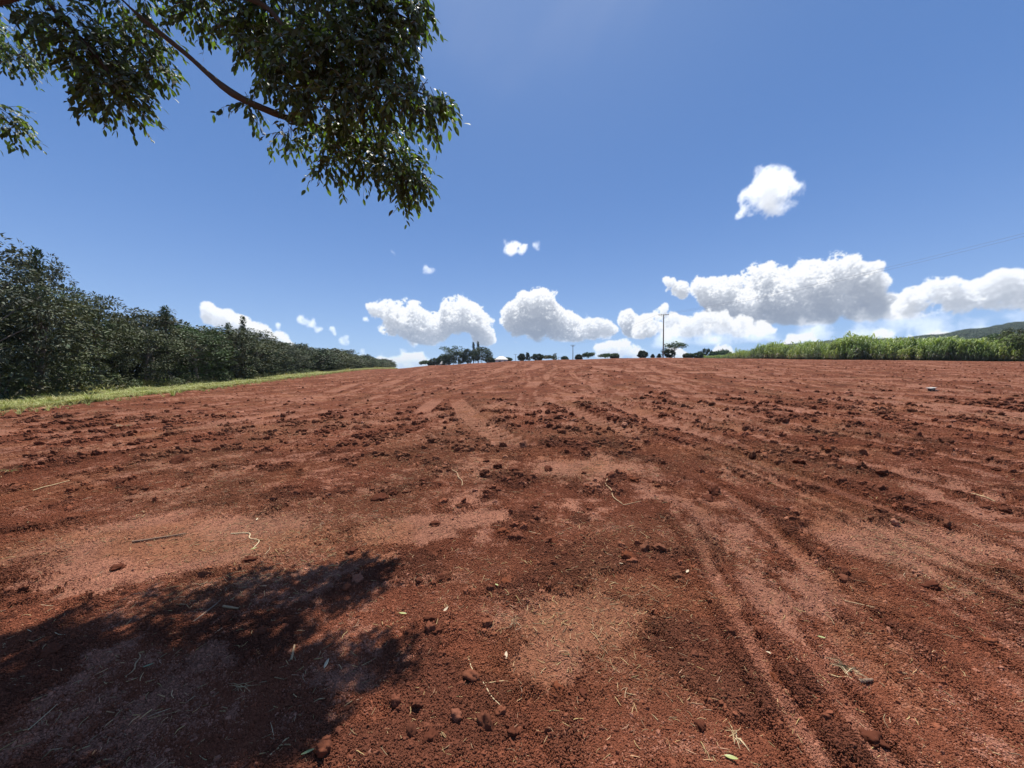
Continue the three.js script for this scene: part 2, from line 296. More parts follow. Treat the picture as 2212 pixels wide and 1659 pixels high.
function ground(x, z) {
  const d = Math.hypot(x, z), wx = x + 0.16 * noise2(x * 2.3, z * 2.3) + 0.35 * noise2(x * 0.5 + 7, z * 0.5), wz = z + 0.16 * noise2(x * 2.3 + 31, z * 2.3 + 5);
  const base = landform(x, z);
  tracksAt(x, z);
  const right = smooth(-0.6, 1.6, x), along = mix(wx + 0.3 * wz, wx + 0.12 * wz, right), lines = noise2(along * 1.7, wz * 0.13) * 0.42 + noise2(along * 4.2, wz * 0.3 + 5) * 0.26 * right;   // drag lines that run up the field
  const big = fbm2(wx * 0.24 + 3, wz * 0.2 + 8, 3), mid = fbm2(wx * 1.1, wz * 0.95, 3) * 0.85, small = fbm2(x * 5.5, z * 5.5, 3) * 0.6, fine = d < 14 ? fbm2(x * 27, z * 27, 2) : 0;
  let flat = 0;
  if (d < 8) for (const [cx, cz, rx, rz] of FLAT) flat = Math.max(flat, 1 - smooth(0.72, 0.98, Math.hypot((x - cx) / rx, (z - cz) / rz) + 0.8 * mid + 0.9 * small + 0.6 * fine));
  const sharp = smooth(8, 26, d);   // beyond the crumbs that can be seen, patches read as whole
  let pack = smooth(mix(0.02, 0.03, sharp), mix(0.30, 0.24, sharp), 0.035 - 0.06 * sharp + 0.25 * sharp * noise2(wx * 0.5 + 0.1 * wz, wz * 0.07 + 3) + lines * (0.5 + 0.5 * right) + big * 0.6 + mid * 0.75 + small * 1.15 + fine * 0.8);
  pack = Math.max(pack, tOut.pack * (1.0 + 0.4 * small), flat) * (1 - 0.9 * Math.min(1, tOut.ridge));
  const loose = clamp(1 - pack);
  const heap = smooth(0.12, 0.42, fbm2(wx * 1.3 + 40, wz * 1.5, 3) * 1.25 + 0.75 * small + 0.16 * loose + 0.2 * fine + 0.01) * (1 - flat);   // patches of heaped clods
  let clodNear = 0;
  const clod = clamp(heap * (0.35 + 0.65 * loose) + 0.6 * tOut.ridge) * (1 - 0.95 * Math.min(1, tOut.pack));
  let h = base + 0.05 * big + 0.02 * mid + 0.012 * small + 0.013 * lines - tOut.dip + 0.055 * tOut.ridge * (0.7 + small) - 0.01 * flat + 0.02 * clod;
  clodNear = clod * mix(0.35, 1, smooth(2, 6, d));
  if (d < 9) h += lumps(wx * 1.3, wz, 0.05, 0.45, 17) * clodNear * 0.5 + (d < 5 ? lumps(x + 4.1, z, 0.02, 0.7, 91) * (0.25 * loose + 0.6 * clod) : 0);
  if (d < 22) h += lumps(wx, wz * 1.2, 0.12, 0.4, 3) * clod * mix(0.12, 0.75, smooth(2, 6, d));
  if (d > 4) h += lumps(wx, wz, 0.28, 0.4, 55) * clod * 0.28 * smooth(4, 9, d);
  if (d > 16) h += (0.05 * noise2(wx * 0.9, wz * 0.45) + lumps(wx, wz, 0.7, 0.35, 120) * clod * 0.28) * smooth(16, 34, d);
  h += 0.005 * fine * (0.35 + loose);
  G.h = h; G.pack = pack; G.loose = loose; G.clod = clod; G.flat = flat; G.big = big; G.mid = mid; G.small = small; G.fine = fine; G.ridge = tOut.ridge;
  G.straw = smooth(0.02, 0.34, fbm2(x * 0.42 + 19, z * 0.42 + 2, 3) * 1.1 + 0.1 * small + 0.26 * Math.exp(-(((x + 0.4) / 5) ** 2) - (((z + 9) / 3.5) ** 2)) + 0.2 * Math.exp(-(((x + 5) / 3.5) ** 2) - (((z + 5) / 2.5) ** 2)));
  G.grass = Math.max(x < -12 ? smooth(0, 0.5, vergeX(z) - x + 0.5 * small) : 0, x > 60 ? smooth(-0.5, 1, caneDistance(x, z)) : 0);
  return G;
}
// soil surface texture: grains and drying cracks, in a tile of 1.3 m
const TILE = 1.3;
const { soilBump, soilTone } = (() => {
  const N = 1024, bump = new Uint8Array(N * N * 4), tone = new Uint8Array(N * N * 4), C = 15, r = rng(4), cx = [], cy = [];
  for (let i = 0; i < C * C; i++) { cx.push(r()); cy.push(r()); }
  const per = (x, y, f, o) => { const a = x * 2 * Math.PI, b = y * 2 * Math.PI, k = f / (2 * Math.PI); return fbm3(Math.cos(a) * k + 9, Math.sin(a) * k + Math.cos(b) * k * 0.9, Math.sin(b) * k * 0.9 + 4, o); };
  for (let y = 0; y < N; y++) for (let x = 0; x < N; x++) {
    const u = x / N, v = y / N, w = 0.35 * per(u, v, 30, 2), X = (u * C + w + C) % C, Y = (v * C - w + C) % C, ix = Math.floor(X), iy = Math.floor(Y); let f1 = 9, f2 = 9;
    for (let i = -1; i <= 1; i++) for (let j = -1; j <= 1; j++) { const k = ((iy + j + C) % C) * C + (ix + i + C) % C, dx = ix + i + cx[k] - X, dy = iy + j + cy[k] - Y, d = Math.sqrt(dx * dx + dy * dy); if (d < f1) { f2 = f1; f1 = d; } else if (d < f2) f2 = d; }
    const where = smooth(-0.12, 0.2, per(u, v, 9, 3)), crack = (1 - smooth(0.03, 0.12, f2 - f1)) * where, grain = per(u, v, 110, 3), fine = per(u, v, 300, 2);
    const o = (y * N + x) * 4, b = clamp(0.62 + grain * 0.34 + fine * 0.22 - crack * 0.6), t = clamp(0.84 + fine * 0.5 + per(u, v, 60, 3) * 0.3);
    bump[o] = bump[o + 1] = bump[o + 2] = b * 255; tone[o] = t * 255; tone[o + 1] = t * 252; tone[o + 2] = t * 248; bump[o + 3] = tone[o + 3] = 255;
  }
  const make = (a, srgb) => { const t = new THREE.DataTexture(a, N, N); t.wrapS = t.wrapT = THREE.RepeatWrapping; t.magFilter = THREE.LinearFilter; if (srgb) t.colorSpace = THREE.SRGBColorSpace; t.needsUpdate = true; return t; };
  return { soilBump: make(bump, false), soilTone: make(tone, true) };
})();
console.log('soil texture done');
const LOOSE = [0.192, 0.066, 0.036], PACK = [0.345, 0.156, 0.102], RUST = [0.275, 0.108, 0.050], HUMUS = [0.088, 0.033, 0.021], LITTER = [0.26, 0.145, 0.08], GREEN = [0.10, 0.125, 0.035];
const rgb = [0, 0, 0];
function soilColour(g, x, z, out) {
  const n = clamp(0.5 + fbm2(x * 0.9 + 70, z * 0.9, 3)), rust = smooth(0.1, 0.45, fbm2(x * 0.7 + 90, z * 0.7 - 20, 3) * 1.5 + g.small * 0.3) * 0.55, hum = smooth(0.3, 0.62, g.clod * 0.62 + 0.6 * fbm2(x * 1.6 + 9, z * 1.6 + 60, 3)) * (0.3 + 0.7 * g.loose) * 0.6;
  for (let k = 0; k < 3; k++) {
    let c = mix(LOOSE[k], PACK[k], smooth(0.2, 0.98, g.pack + 0.3 * g.small + 0.2 * g.fine));
    c = mix(c, RUST[k], rust * (0.4 + 0.5 * g.pack)); c = mix(c, HUMUS[k], hum); c = mix(c, LITTER[k], clamp(g.straw * 0.22 * (0.7 + g.small + g.fine)));
    out[k] = mix(c * (0.84 + 0.32 * n), GREEN[k] * (0.7 + 0.5 * n), g.grass);
  }
}
{
  const ts = []; for (let a = -178; a < -57; a += 4) ts.push(a * Math.PI / 180);
  for (let t = -1.53; t <= 1.531; t += 0.003) ts.push(Math.atan(t));
  for (let a = 60; a <= 182; a += 4) ts.push(a * Math.PI / 180);
  ts[ts.length - 1] = ts[0] + 2 * Math.PI;
  const rs = []; for (let r = 0.15; r < 1.25; r += 0.04) rs.push(r);
  let r = 1.25; while (r < 340) { rs.push(r); r += Math.min(r * r / 560, (r < 15 ? 0.009 : 0.0125) * r); }
  for (; r < 7000; r *= 1.16) rs.push(r);
  const nt = ts.length, nr = rs.length, pos = new Float32Array(nt * nr * 3), colr = new Float32Array(nt * nr * 3), uv = new Float32Array(nt * nr * 2);
  for (let j = 0; j < nr; j++) for (let i = 0; i < nt; i++) {
    // rows are set by the forward distance so that cells stay even over the whole field
    const a = ts[i], q = rs[j] / Math.max(Math.cos(a), 0.55), x = Math.sin(a) * q, z = -Math.cos(a) * q, o = j * nt + i;
    const g = ground(x, z); soilColour(g, x, z, rgb); colr.set(rgb, o * 3);
    pos[o * 3] = x; pos[o * 3 + 1] = g.h; pos[o * 3 + 2] = z;
    uv[o * 2] = x / TILE; uv[o * 2 + 1] = z / TILE;
  }
  const idx = new Uint32Array((nt - 1) * (nr - 1) * 6); let k = 0;
  for (let j = 0; j < nr - 1; j++) for (let i = 0; i < nt - 1; i++) { const a = j * nt + i, b = a + nt; idx[k++] = a; idx[k++] = a + 1; idx[k++] = b; idx[k++] = b; idx[k++] = a + 1; idx[k++] = b + 1; }
  const g = new THREE.BufferGeometry();
  g.setAttribute('position', new THREE.BufferAttribute(pos, 3)); g.setAttribute('color', new THREE.BufferAttribute(colr, 3)); g.setAttribute('uv', new THREE.BufferAttribute(uv, 2)); g.setIndex(new THREE.BufferAttribute(idx, 1)); g.computeVertexNormals();
  const m = earth(1, 1, 1, { vertexColors: true, map: soilTone, bumpMap: soilBump, bumpScale: 0.03 });
  tag(new THREE.Mesh(g, m), 'field', 'bare red soil field with wheel tracks sloping up to the horizon', 'field', null, 'structure');
  console.log('field', nt, nr, idx.length / 3);
}

// ---------------------------------------------------------------- loose soil: lumps of many sizes
function lumpGeometry(seed, detail, rough) {
  let g = new THREE.IcosahedronGeometry(1, detail);
  if (detail > 2) { g.deleteAttribute('normal'); g.deleteAttribute('uv'); g = mergeVertices(g); }
  const p = g.attributes.position;
  for (let i = 0; i < p.count; i++) {
    const x = p.getX(i), y = p.getY(i), z = p.getZ(i), knob = detail > 2 ? 0.7 * Math.abs(noise3(x * 3.6, y * 3.6, z * 3.6 + seed)) + 0.5 * noise3(x * 7, y * 7 + seed, z * 7) + 0.3 * noise3(x * 14, y * 14, z * 14 + seed) : 0, q = 1 + rough * (noise3(x * 1.3 + seed * 7.7, y * 1.3, z * 1.3) + 0.6 * noise3(x * 3.1, y * 3.1 + seed, z * 3.1) + knob);
    p.setXYZ(i, x * q, y * q * 0.72, z * q);
  }
  g.computeVertexNormals();
  return g;
}
const soilMats = [[0.135, 0.043, 0.021], [0.085, 0.028, 0.016], [0.165, 0.055, 0.028]].map((c) => earth(...c));
const dummy = new THREE.Object3D();
{
  const r = rng(21), variants = [0, 1, 2].map((s) => lumpGeometry(s + 1, 4, 0.5)), lists = [[], [], []];
  for (let k = 0; k < 330000; k++) {                                  // fine crumbs near, larger lumps farther
    const d = 1.15 * Math.exp(r() * r() * 0.2 + r() * 2.4), u = (r() * 2 - 1) * 1.5, x = u * d, z = -d, g = ground(x, z);
    if (g.grass > 0.4) continue;
    const core = clamp(g.clod * 1.1);
    if (r() > 0.05 + 0.4 * g.loose + 0.65 * core) continue;
    const s = (0.0016 + 0.0028 * r() + 0.006 * r() ** 9 + (r() < (0.0006 + 0.0016 * core * smooth(2, 4, d)) * d * d ? (0.004 + 0.02 * r() ** 2) * (0.25 + core) : 0)) * (1 + d * 0.11);
    soilColour(g, x, z, rgb); lists[Math.floor(r() * 3)].push([x, g.h + s * 0.15, z, s, ...rgb]);
  }
  for (let k = 0; k < 60000; k++) {
    const d = 7 * Math.exp(r() * 2.0), u = (r() * 2 - 1) * 1.45, x = u * d, z = -d, g = ground(x, z);
    if (g.grass > 0.3 || r() > 0.3 * g.clod) continue;
    const s = 0.014 + 0.055 * r() ** 4; soilColour(g, x, z, rgb); lists[Math.floor(r() * 3)].push([x, g.h + s * 0.12, z, s, ...rgb]);
  }
  { // the finest grains, a pinch of them at a time
    const pinch = [0, 1].map((s) => { const q = rng(s + 50); return mergeGeometries([...Array(11)].map(() => { const g = new THREE.IcosahedronGeometry(0.05 + 0.09 * q() ** 2, 0), p = g.attributes.position, a = q() * 6.3, R = Math.sqrt(q()), f = 0.6 + 0.5 * q(); for (let i = 0; i < p.count; i++) p.setXYZ(i, p.getX(i) * (1.2 - f * 0.3), p.getY(i) * f, p.getZ(i)); return g.rotateY(a * 3).rotateX(a).translate(Math.cos(a) * R, 0.02, Math.sin(a) * R); })); }), c = new THREE.Color(), fine = [[], []];
    for (let k = 0; k < 190000; k++) {
      const d = 1.1 * Math.exp(r() * 1.95), u = (r() * 2 - 1) * 1.45, x = u * d, z = -d, g = ground(x, z);
      if (r() > 0.12 + 0.85 * g.loose) continue;
      soilColour(g, x, z, rgb); fine[k & 1].push([x, g.h, z, (0.022 + 0.02 * r()) * (1 + 0.12 * d), ...rgb]);
    }
    fine.forEach((list, v) => {
      const m = new THREE.InstancedMesh(pinch[v], earth(1, 1, 1), list.length);
      list.forEach(([x, y, z, s, cr, cg, cb], i) => { dummy.position.set(x, y, z); dummy.rotation.set((r() - 0.5) * 0.2, r() * 6.3, (r() - 0.5) * 0.2); dummy.scale.setScalar(s); dummy.updateMatrix(); m.setMatrixAt(i, dummy.matrix); const t = 0.82 + 0.3 * r(); m.setColorAt(i, c.setRGB(cr * t, cg * t, cb * t)); });
      tag(m, 'soil_grains', 'fine grains of red soil covering the near field', 'soil', 'fine soil grains', 'stuff'); console.log('grains', list.length);
    });
  }
  lists.forEach((list, v) => {
    const m = new THREE.InstancedMesh(variants[v], earth(1, 1, 1), list.length);
    const c = new THREE.Color();
    list.forEach(([x, y, z, s, cr, cg, cb], i) => {
      dummy.position.set(x, y, z); dummy.rotation.set(r() * 6.3, r() * 6.3, r() * 6.3); dummy.scale.set(s * (0.7 + 0.6 * r()), s * (0.7 + 0.5 * r()), s * (0.7 + 0.6 * r())); dummy.updateMatrix(); m.setMatrixAt(i, dummy.matrix);
      const t = 0.68 + 0.45 * r(); m.setColorAt(i, c.setRGB(cr * t, cg * t, cb * t));
    });
    tag(m, 'soil_crumbs', 'loose crumbs of dark red soil strewn over the field', 'soil', 'loose soil crumbs', 'stuff');
    console.log('crumbs', list.length);
  });
}
// ground point under a place in the view
function groundAt(x, y) { const p = onLand(x, y); p.y = ground(p.x, p.z).h; return p; }
const zone = (x, z) => (z > -2.6 ? (x < -0.9 ? 'in or beside the tree shadow' : x < 0.6 ? 'at the bottom middle, right of the shadow' : 'among the ruts at the lower right') : z > -5 ? (x < -1 ? 'on the smooth soil behind the shadow' : x < 1.5 ? 'around the pale patches behind the shadow' : 'on the pale cracked soil at right') : x < -2 ? 'in the middle distance at left' : x < 3 ? 'in the middle distance at the centre' : 'on the tracks in the middle distance at right');
{ // clods that can be told apart
  const variants = [3, 4, 5, 6].map((s) => lumpGeometry(s * 3, 5, 0.5)), r = rng(31);
  const clod = (x, z, s, label, group, dark) => {
    const g = ground(x, z), m = new THREE.Mesh(variants[Math.floor(r() * 4)], soilMats[dark ?? Math.floor(r() * 3)]);
    m.position.set(x, g.h + s * 0.06, z); m.rotation.set((r() - 0.5) * 0.9, r() * 6.3, (r() - 0.5) * 0.9); s *= 0.8; m.scale.set(s * (0.8 + 0.5 * r()), s * (0.7 + 0.4 * r()), s * (0.8 + 0.5 * r()));
    tag(m, 'soil_clod', label, 'clod', group);
  };
  const named = [
    [1545, 1070, 0.085, 'large dark clod heap right of the middle of the field, upper lump'], [1530, 1082, 0.07, 'dark clod leaning on the large clod heap right of the middle, lower lump'],
    [1725, 1000, 0.085, 'dark clod alone on the pale track at right, in middle distance'], [1075, 1010, 0.09, 'broad dark clod in the middle of the field beyond the pale patch'], [1110, 1022, 0.075, 'dark clod just right of the broad one in mid field'], [1050, 998, 0.06, 'small dark clod behind the broad one in mid field'],
    [1185, 1015, 0.08, 'dark clod with a knob, right of the mid field cluster'], [905, 985, 0.06, 'small upright clod left of the mid field cluster'], [385, 1000, 0.12, 'low wide dark clod in the field at left'], [820, 1080, 0.085, 'dark clod at the upper left of the pale patch'], [850, 1072, 0.06, 'clod beside the one at the upper left of the pale patch'],
    [940, 1130, 0.055, 'clod just above the pale cracked patch'], [252, 1222, 0.05, 'rough clod lying on the smooth soil above the shadow, at left'], [760, 1195, 0.06, 'clod at the tip of the tree shadow'], [540, 1212, 0.05, 'clod on the upper rim of the tree shadow'],
    [885, 1375, 0.05, 'squarish clod in the open soil right of the shadow'], [930, 1345, 0.035, 'round clod behind the squarish one right of the shadow'], [1260, 1500, 0.028, 'small dark clod near the bottom of the picture, right of the middle'], [1515, 1565, 0.03, 'dark angular clod at the lower right of the pale footprint patch'], [930, 1600, 0.04, 'crumbling clod at the bottom edge, left of the middle'], [1107, 1590, 0.03, 'small clod at the end of the long pale stalk'],
    [1885, 1590, 0.045, 'orange tinted clod in the ruts at the lower right'], [2010, 1270, 0.05, 'dark clod on the ridge between ruts at the right edge'], [1500, 915, 0.08, 'dark clod on the tracked ground at right, far off'], [970, 1020, 0.04, 'little clod above the pale smear in mid field'],
  ];
  for (const [x, y, s, label] of named) { const p = groundAt(x, y); clod(p.x, p.z, s * 1.05, label, null, 1); }
  let n = 0; const spots = [];
  for (let k = 0; k < 6000 && n < 230; k++) {
    const d = 1.8 * Math.exp(r() * 2.2), u = (r() * 2 - 1) * 1.3, x = u * d, z = -d, g = ground(x, z);
    if (g.clod < 0.75 * r() || spots.some(([a, b]) => Math.hypot(a - x, b - z) < 0.13 * d)) continue;
    spots.push([x, z]);
    clod(x, z, (0.008 + 0.042 * r() ** 5) * (1 + d * 0.1), `${n % 3 ? 'small' : 'fist sized'} lump of dark red soil ${zone(x, z)}`, 'loose soil clods over the field'); n++;
  }
}
console.log('clods done');

// ---------------------------------------------------------------- straw, sticks and fallen leaves
function stalkGeometry(len, rad, bend, seed, sides = 4) {
  const r = rng(seed), pts = []; for (let i = 0; i <= 4; i++) { const t = i / 4 - 0.5; pts.push(V(t * len, rad + Math.abs(bend) * 0.12 * len * (0.25 - t * t) * 2, bend * len * (0.25 - t * t) + (r() - 0.5) * len * 0.03)); }
  return limb(pts, [rad, rad * 0.95, rad * 0.6], sides);
}
const straw = [std(0.43, 0.30, 0.15, 0.8), std(0.34, 0.22, 0.115, 0.85), std(0.52, 0.41, 0.24, 0.75)];
const bark = std(0.20, 0.125, 0.08, 0.95);
{
  const r = rng(41), shapes = [0.06, -0.2, 0.02, 0.5].map((b, i) => stalkGeometry(1, 0.04, b, i + 3, 3)), lists = [[], [], [], []], c = new THREE.Color();
  for (let k = 0; k < 60000; k++) {
    const d = 1.2 * Math.exp(r() * 2.7), u = (r() * 2 - 1) * 1.45, x = u * d, z = -d, g = ground(x, z);
    if (g.grass > 0.6 || r() > 0.16 + 0.8 * g.straw) continue;
    lists[Math.floor(r() * 4)].push([x, g.h + 0.003, z, (0.012 + 0.036 * r() ** 2.4) * (1 + 0.10 * d)]);
  }
  lists.forEach((list, v) => {
    const m = new THREE.InstancedMesh(shapes[v], std(1, 1, 1, 0.85), list.length);
    list.forEach(([x, y, z, s], i) => { dummy.position.set(x, y, z); dummy.rotation.set((r() - 0.5) * 0.3, r() * 6.3, (r() - 0.5) * 0.5); dummy.scale.set(s, s * (0.8 + r()), s); dummy.updateMatrix(); m.setMatrixAt(i, dummy.matrix); const t = 0.5 + 0.8 * r(); m.setColorAt(i, c.setRGB(0.42 * t, (0.24 + 0.06 * r()) * t, (0.11 + 0.04 * r()) * t)); });
    tag(m, 'straw_litter', 'fine dry straw bits scattered over the red soil', 'straw', 'straw litter', 'stuff');
    console.log('straw', list.length);
  });
  const stalks = [0.1, -0.25, 0.03, 0.4].map((b, i) => stalkGeometry(1, 0.013, b, i + 13, 5)); let n = 0;
  for (let k = 0; k < 3000 && n < 150; k++) {                         // single stalks near enough to pick out
    const d = 1.6 * Math.exp(r() * 1.5), u = (r() * 2 - 1) * 1.3, x = u * d, z = -d, g = ground(x, z);
    if (r() > 0.25 + g.straw) continue;
    const s = (0.045 + 0.08 * r() ** 1.5) * (1 + d * 0.05), m = new THREE.Mesh(stalks[Math.floor(r() * 4)], straw[Math.floor(r() * 3)]);
    m.position.set(x, g.h + 0.006, z); m.rotation.set(0, r() * 6.3, (r() - 0.5) * 0.2); m.scale.setScalar(s);
    tag(m, 'dry_stalk', `thin dry straw coloured stalk lying ${zone(x, z)}`, 'stalk', 'single dry stalks on the soil'); n++;
  }
  const stick = (name, label, from, to, rad, mat, bend = 0.12) => {
    const a = groundAt(...from), b = groundAt(...to), side = V(-(b.z - a.z), 0, b.x - a.x), pts = [0, 0.25, 0.5, 0.75, 1].map((t) => { const p = a.clone().lerp(b, t).addScaledVector(side, bend * (t - t * t) * 4 * 0.5 * (1 + 0.4 * Math.sin(t * 9))); p.y = Math.max(p.y, ground(p.x, p.z).h) + rad * 1.2; return p; });
    const o = pts[2].clone(); pts.forEach((p) => p.sub(o));
    const m = new THREE.Mesh(limb(pts, [rad, rad * 0.95, rad * 0.7], 7, 0.25, Math.round(from[0])), mat); m.position.copy(o); tag(m, name, label, 'stick');
  };
  stick('fallen_stick', 'dark straight stick lying at left above the shadow', [285, 1168], [400, 1150], 0.009, bark, 0.06);
  stick('fallen_stick', 'pale cut stick lying in the shadow, nearest its top rim', [482, 1314], [515, 1320], 0.008, straw[1], 0.02);
  stick('fallen_stick', 'brown stick crossing the shadow beside the pale cut stick', [415, 1350], [476, 1300], 0.006, bark, 0.05);
  stick('fallen_stick', 'short upright looking stub of brown wood in the shadow gap', [628, 1432], [636, 1402], 0.007, straw[1], 0.03);
  stick('fallen_stick', 'long bent pale stalk right of the shadow, near the bottom', [1012, 1425], [1092, 1540], 0.003, straw[2], 0.1);
  stick('fallen_stick', 'side shoot crossing the long bent pale stalk', [1045, 1480], [1100, 1475], 0.003, straw[0], 0.05);
  stick('fallen_stick', 'thin crooked twig lying on the pale ground in mid field', [1312, 1040], [1345, 1090], 0.007, straw[1], 0.16);
  stick('fallen_stick', 'short twig pointing right from the crooked mid field twig', [1345, 1092], [1385, 1084], 0.005, straw[1], 0.05);
  stick('fallen_stick', 'crooked twig left of the mid field clods', [975, 1018], [998, 1050], 0.007, straw[1], -0.12);
  stick('fallen_stick', 'curled pale stalk on the smooth soil above the shadow', [498, 1150], [545, 1185], 0.005, straw[2], -0.4);
  stick('fallen_stick', 'thin stalk lying across the shadow at left', [270, 1470], [300, 1415], 0.0035, straw[1], 0.2);
  stick('fallen_stick', 'pale stalk on the lit soil at the bottom left', [578, 1650], [625, 1600], 0.004, straw[0], 0.04);
  stick('fallen_stick', 'long stalk beside the dark plant rubbish at lower right', [1690, 1395], [1790, 1490], 0.004, straw[2], 0.05);
  stick('fallen_stick', 'bent stalk at the lower end of the dark plant rubbish', [1790, 1455], [1880, 1500], 0.004, straw[0], -0.08);
  stick('fallen_stick', 'thick brown stick stub right of the dark plant rubbish', [1855, 1480], [1885, 1472], 0.009, bark, 0.02);
  stick('fallen_stick', 'thin straight stalk on the ruts at the right edge', [1825, 1300], [1890, 1325], 0.004, straw[1], 0.04);
  stick('fallen_stick', 'thin yellow stalk lying far right in middle distance', [2090, 1062], [2150, 1078], 0.007, straw[0], 0.05);
  stick('fallen_stick', 'pale stalk on the soil at left, far above the shadow', [70, 1060], [150, 1040], 0.008, straw[0], 0.06);
  // fallen leaves
  const blade = (len, wid) => { const g = new THREE.PlaneGeometry(len, wid, 8, 2), p = g.attributes.position; for (let i = 0; i < p.count; i++) { const t = p.getX(i) / len + 0.5, s = p.getY(i) / wid * 2, w = Math.pow(Math.sin(Math.PI * clamp(t * 0.96 + 0.02)), 0.75); p.setXYZ(i, p.getX(i), Math.abs(s) * 0.14 * wid * w + 0.14 * len * (t - 0.5) ** 2, s * wid / 2 * w); } g.computeVertexNormals(); return g; };
  const lg = blade(0.05, 0.017), lmG = leafMat(0.20, 0.27, 0.12, 0.2, 0.2), lmP = std(0.46, 0.37, 0.25, 0.8, { side: THREE.DoubleSide }), lmY = leafMat(0.33, 0.36, 0.12, 0.2, 0.2);
  for (const [x, y, m, turn, label] of [[665, 1643, lmG, 0.5, 'grey green leaf lying at the bottom edge left of the middle'], [320, 1448, lmG, 0.3, 'grey green leaf with curled edge lying in the shadow'], [705, 1443, lmP, 1.5, 'small pale leaf in the lit gap between shadow lobes'], [1775, 1385, lmY, 0.1, 'yellow green leaf on the dark plant rubbish at lower right'], [1580, 1638, lmY, 2.6, 'yellow leaf at the bottom edge right of the middle'], [1665, 1418, lmP, 2.9, 'pale leaf left of the dark plant rubbish'], [1485, 1237, lmP, 0.8, 'white leaf on the crumbly soil right of the pale patches'], [1342, 1225, lmP, 0.6, 'white folded leaf above the pale footprint patch'], [1073, 1275, lmY, 2.0, 'yellow leaf standing in the loose soil right of the shadow'], [962, 1325, lmP, 0.9, 'tan leaf behind the squarish clod'], [548, 1188, lmY, 0.5, 'small yellow green leaf above the shadow rim'], [555, 1120, lmP, 1.9, 'tiny pale leaf on the smooth soil at left of the middle'], [1093, 1418, lmP, 1.5, 'brown folded leaf right of the shadow'], [870, 1330, lmY, 0.2, 'little green leaf beside the clods right of the shadow']]) {
    const p = groundAt(x, y), o = new THREE.Mesh(lg, m); o.position.set(p.x, p.y + 0.014, p.z); o.rotation.set(0.3 * Math.sin(x), turn, 0.25 * Math.cos(x)); tag(o, 'fallen_leaf', label, 'leaf');
  }
  // dry tufts and plant rubbish
  const tuft = (x, y, n, len, rad, flatness, label, mats, seed, name) => {
    const p = groundAt(x, y), o = new THREE.Group(), q = rng(seed); o.position.copy(p);
    for (let i = 0; i < n; i++) { const a = flatness > 2 ? seed + (q() - 0.5) * 1.5 + (i & 1) * Math.PI : q() * 6.3, l = len * (0.5 + q() * 0.7), c = Math.cos(a), s = Math.sin(a), k = flatness * (0.5 + q()); part('blade', limb([V((flatness > 2 ? 0.9 : 0.2) * l * (q() - 0.5), 0.006, (flatness > 2 ? 0.9 : 0.2) * l * (q() - 0.5)), V(c * l * 0.35, l * 0.45 / k, s * l * 0.35), V(c * l * 0.8, l * 0.3 / k, s * l * 0.8)], [rad, rad * 0.8, rad * 0.3], 3), mats[i % mats.length], o); }
    tag(o, name, label, 'grass tuft');
  };
  tuft(1112, 1352, 11, 0.085, 0.0016, 0.9, 'dry yellow grass tuft in loose soil right of the shadow', [straw[0], straw[2]], 5, 'dry_grass_tuft');
  tuft(520, 1490, 12, 0.09, 0.0016, 4, 'flattened bundle of dry grass lying in the tree shadow', [straw[0], straw[1]], 6, 'dry_grass_tuft');
  tuft(1830, 1460, 22, 0.1, 0.0018, 3.2, 'dark plant rubbish with pale stalks in the ruts at lower right', [straw[2], std(0.08, 0.07, 0.03, 0.9), straw[0]], 7, 'plant_rubbish');
  tuft(1590, 1590, 14, 0.08, 0.0016, 3, 'pale grass wisp in the soil at the bottom right of the middle', [straw[2], straw[0]], 8, 'dry_grass_tuft');
  tuft(265, 922, 18, 0.3, 0.006, 3, 'pale straw wisp on the field far off at left', [straw[2], straw[0]], 9, 'dry_grass_tuft');
  tuft(20, 1022, 14, 0.2, 0.003, 1.6, 'green weed tuft on the field at the left edge', [std(0.16, 0.24, 0.05, 0.7), straw[0]], 10, 'weed_tuft');
}
console.log('litter done');

// ---------------------------------------------------------------- boards left lying on the field
{
  const p = groundAt(2012, 846), o = new THREE.Group(); o.position.copy(p); o.rotation.y = 0.25;
  const wood = std(0.36, 0.33, 0.30, 0.85), dark = std(0.10, 0.08, 0.07, 0.9);
  const slab = (name, w, h, d, x, y, z, m, tilt, turn = 0) => { const g = new THREE.BoxGeometry(w, h, d, 6, 1, 2), q = g.attributes.position; for (let i = 0; i < q.count; i++) q.setY(i, q.getY(i) + 0.012 * noise2(q.getX(i) * 5, q.getZ(i) * 5 + w)); g.computeVertexNormals(); const s = part(name, g, m, o); s.position.set(x, y, z); s.rotation.set(0.12, turn, tilt); };
  slab('board', 0.52, 0.025, 0.2, 0, 0.17, 0, wood, 0.06); slab('board', 0.6, 0.03, 0.12, 0.08, 0.06, 0.14, dark, -0.05, 0.2); slab('support_block', 0.1, 0.13, 0.12, -0.12, 0.08, 0, dark, 0.1); slab('support_block', 0.08, 0.13, 0.1, 0.14, 0.08, 0.02, dark, -0.1);
  o.scale.setScalar(0.8); tag(o, 'scrap_boards', 'grey board propped on dark blocks, lying on the bare field at right', 'boards');
}

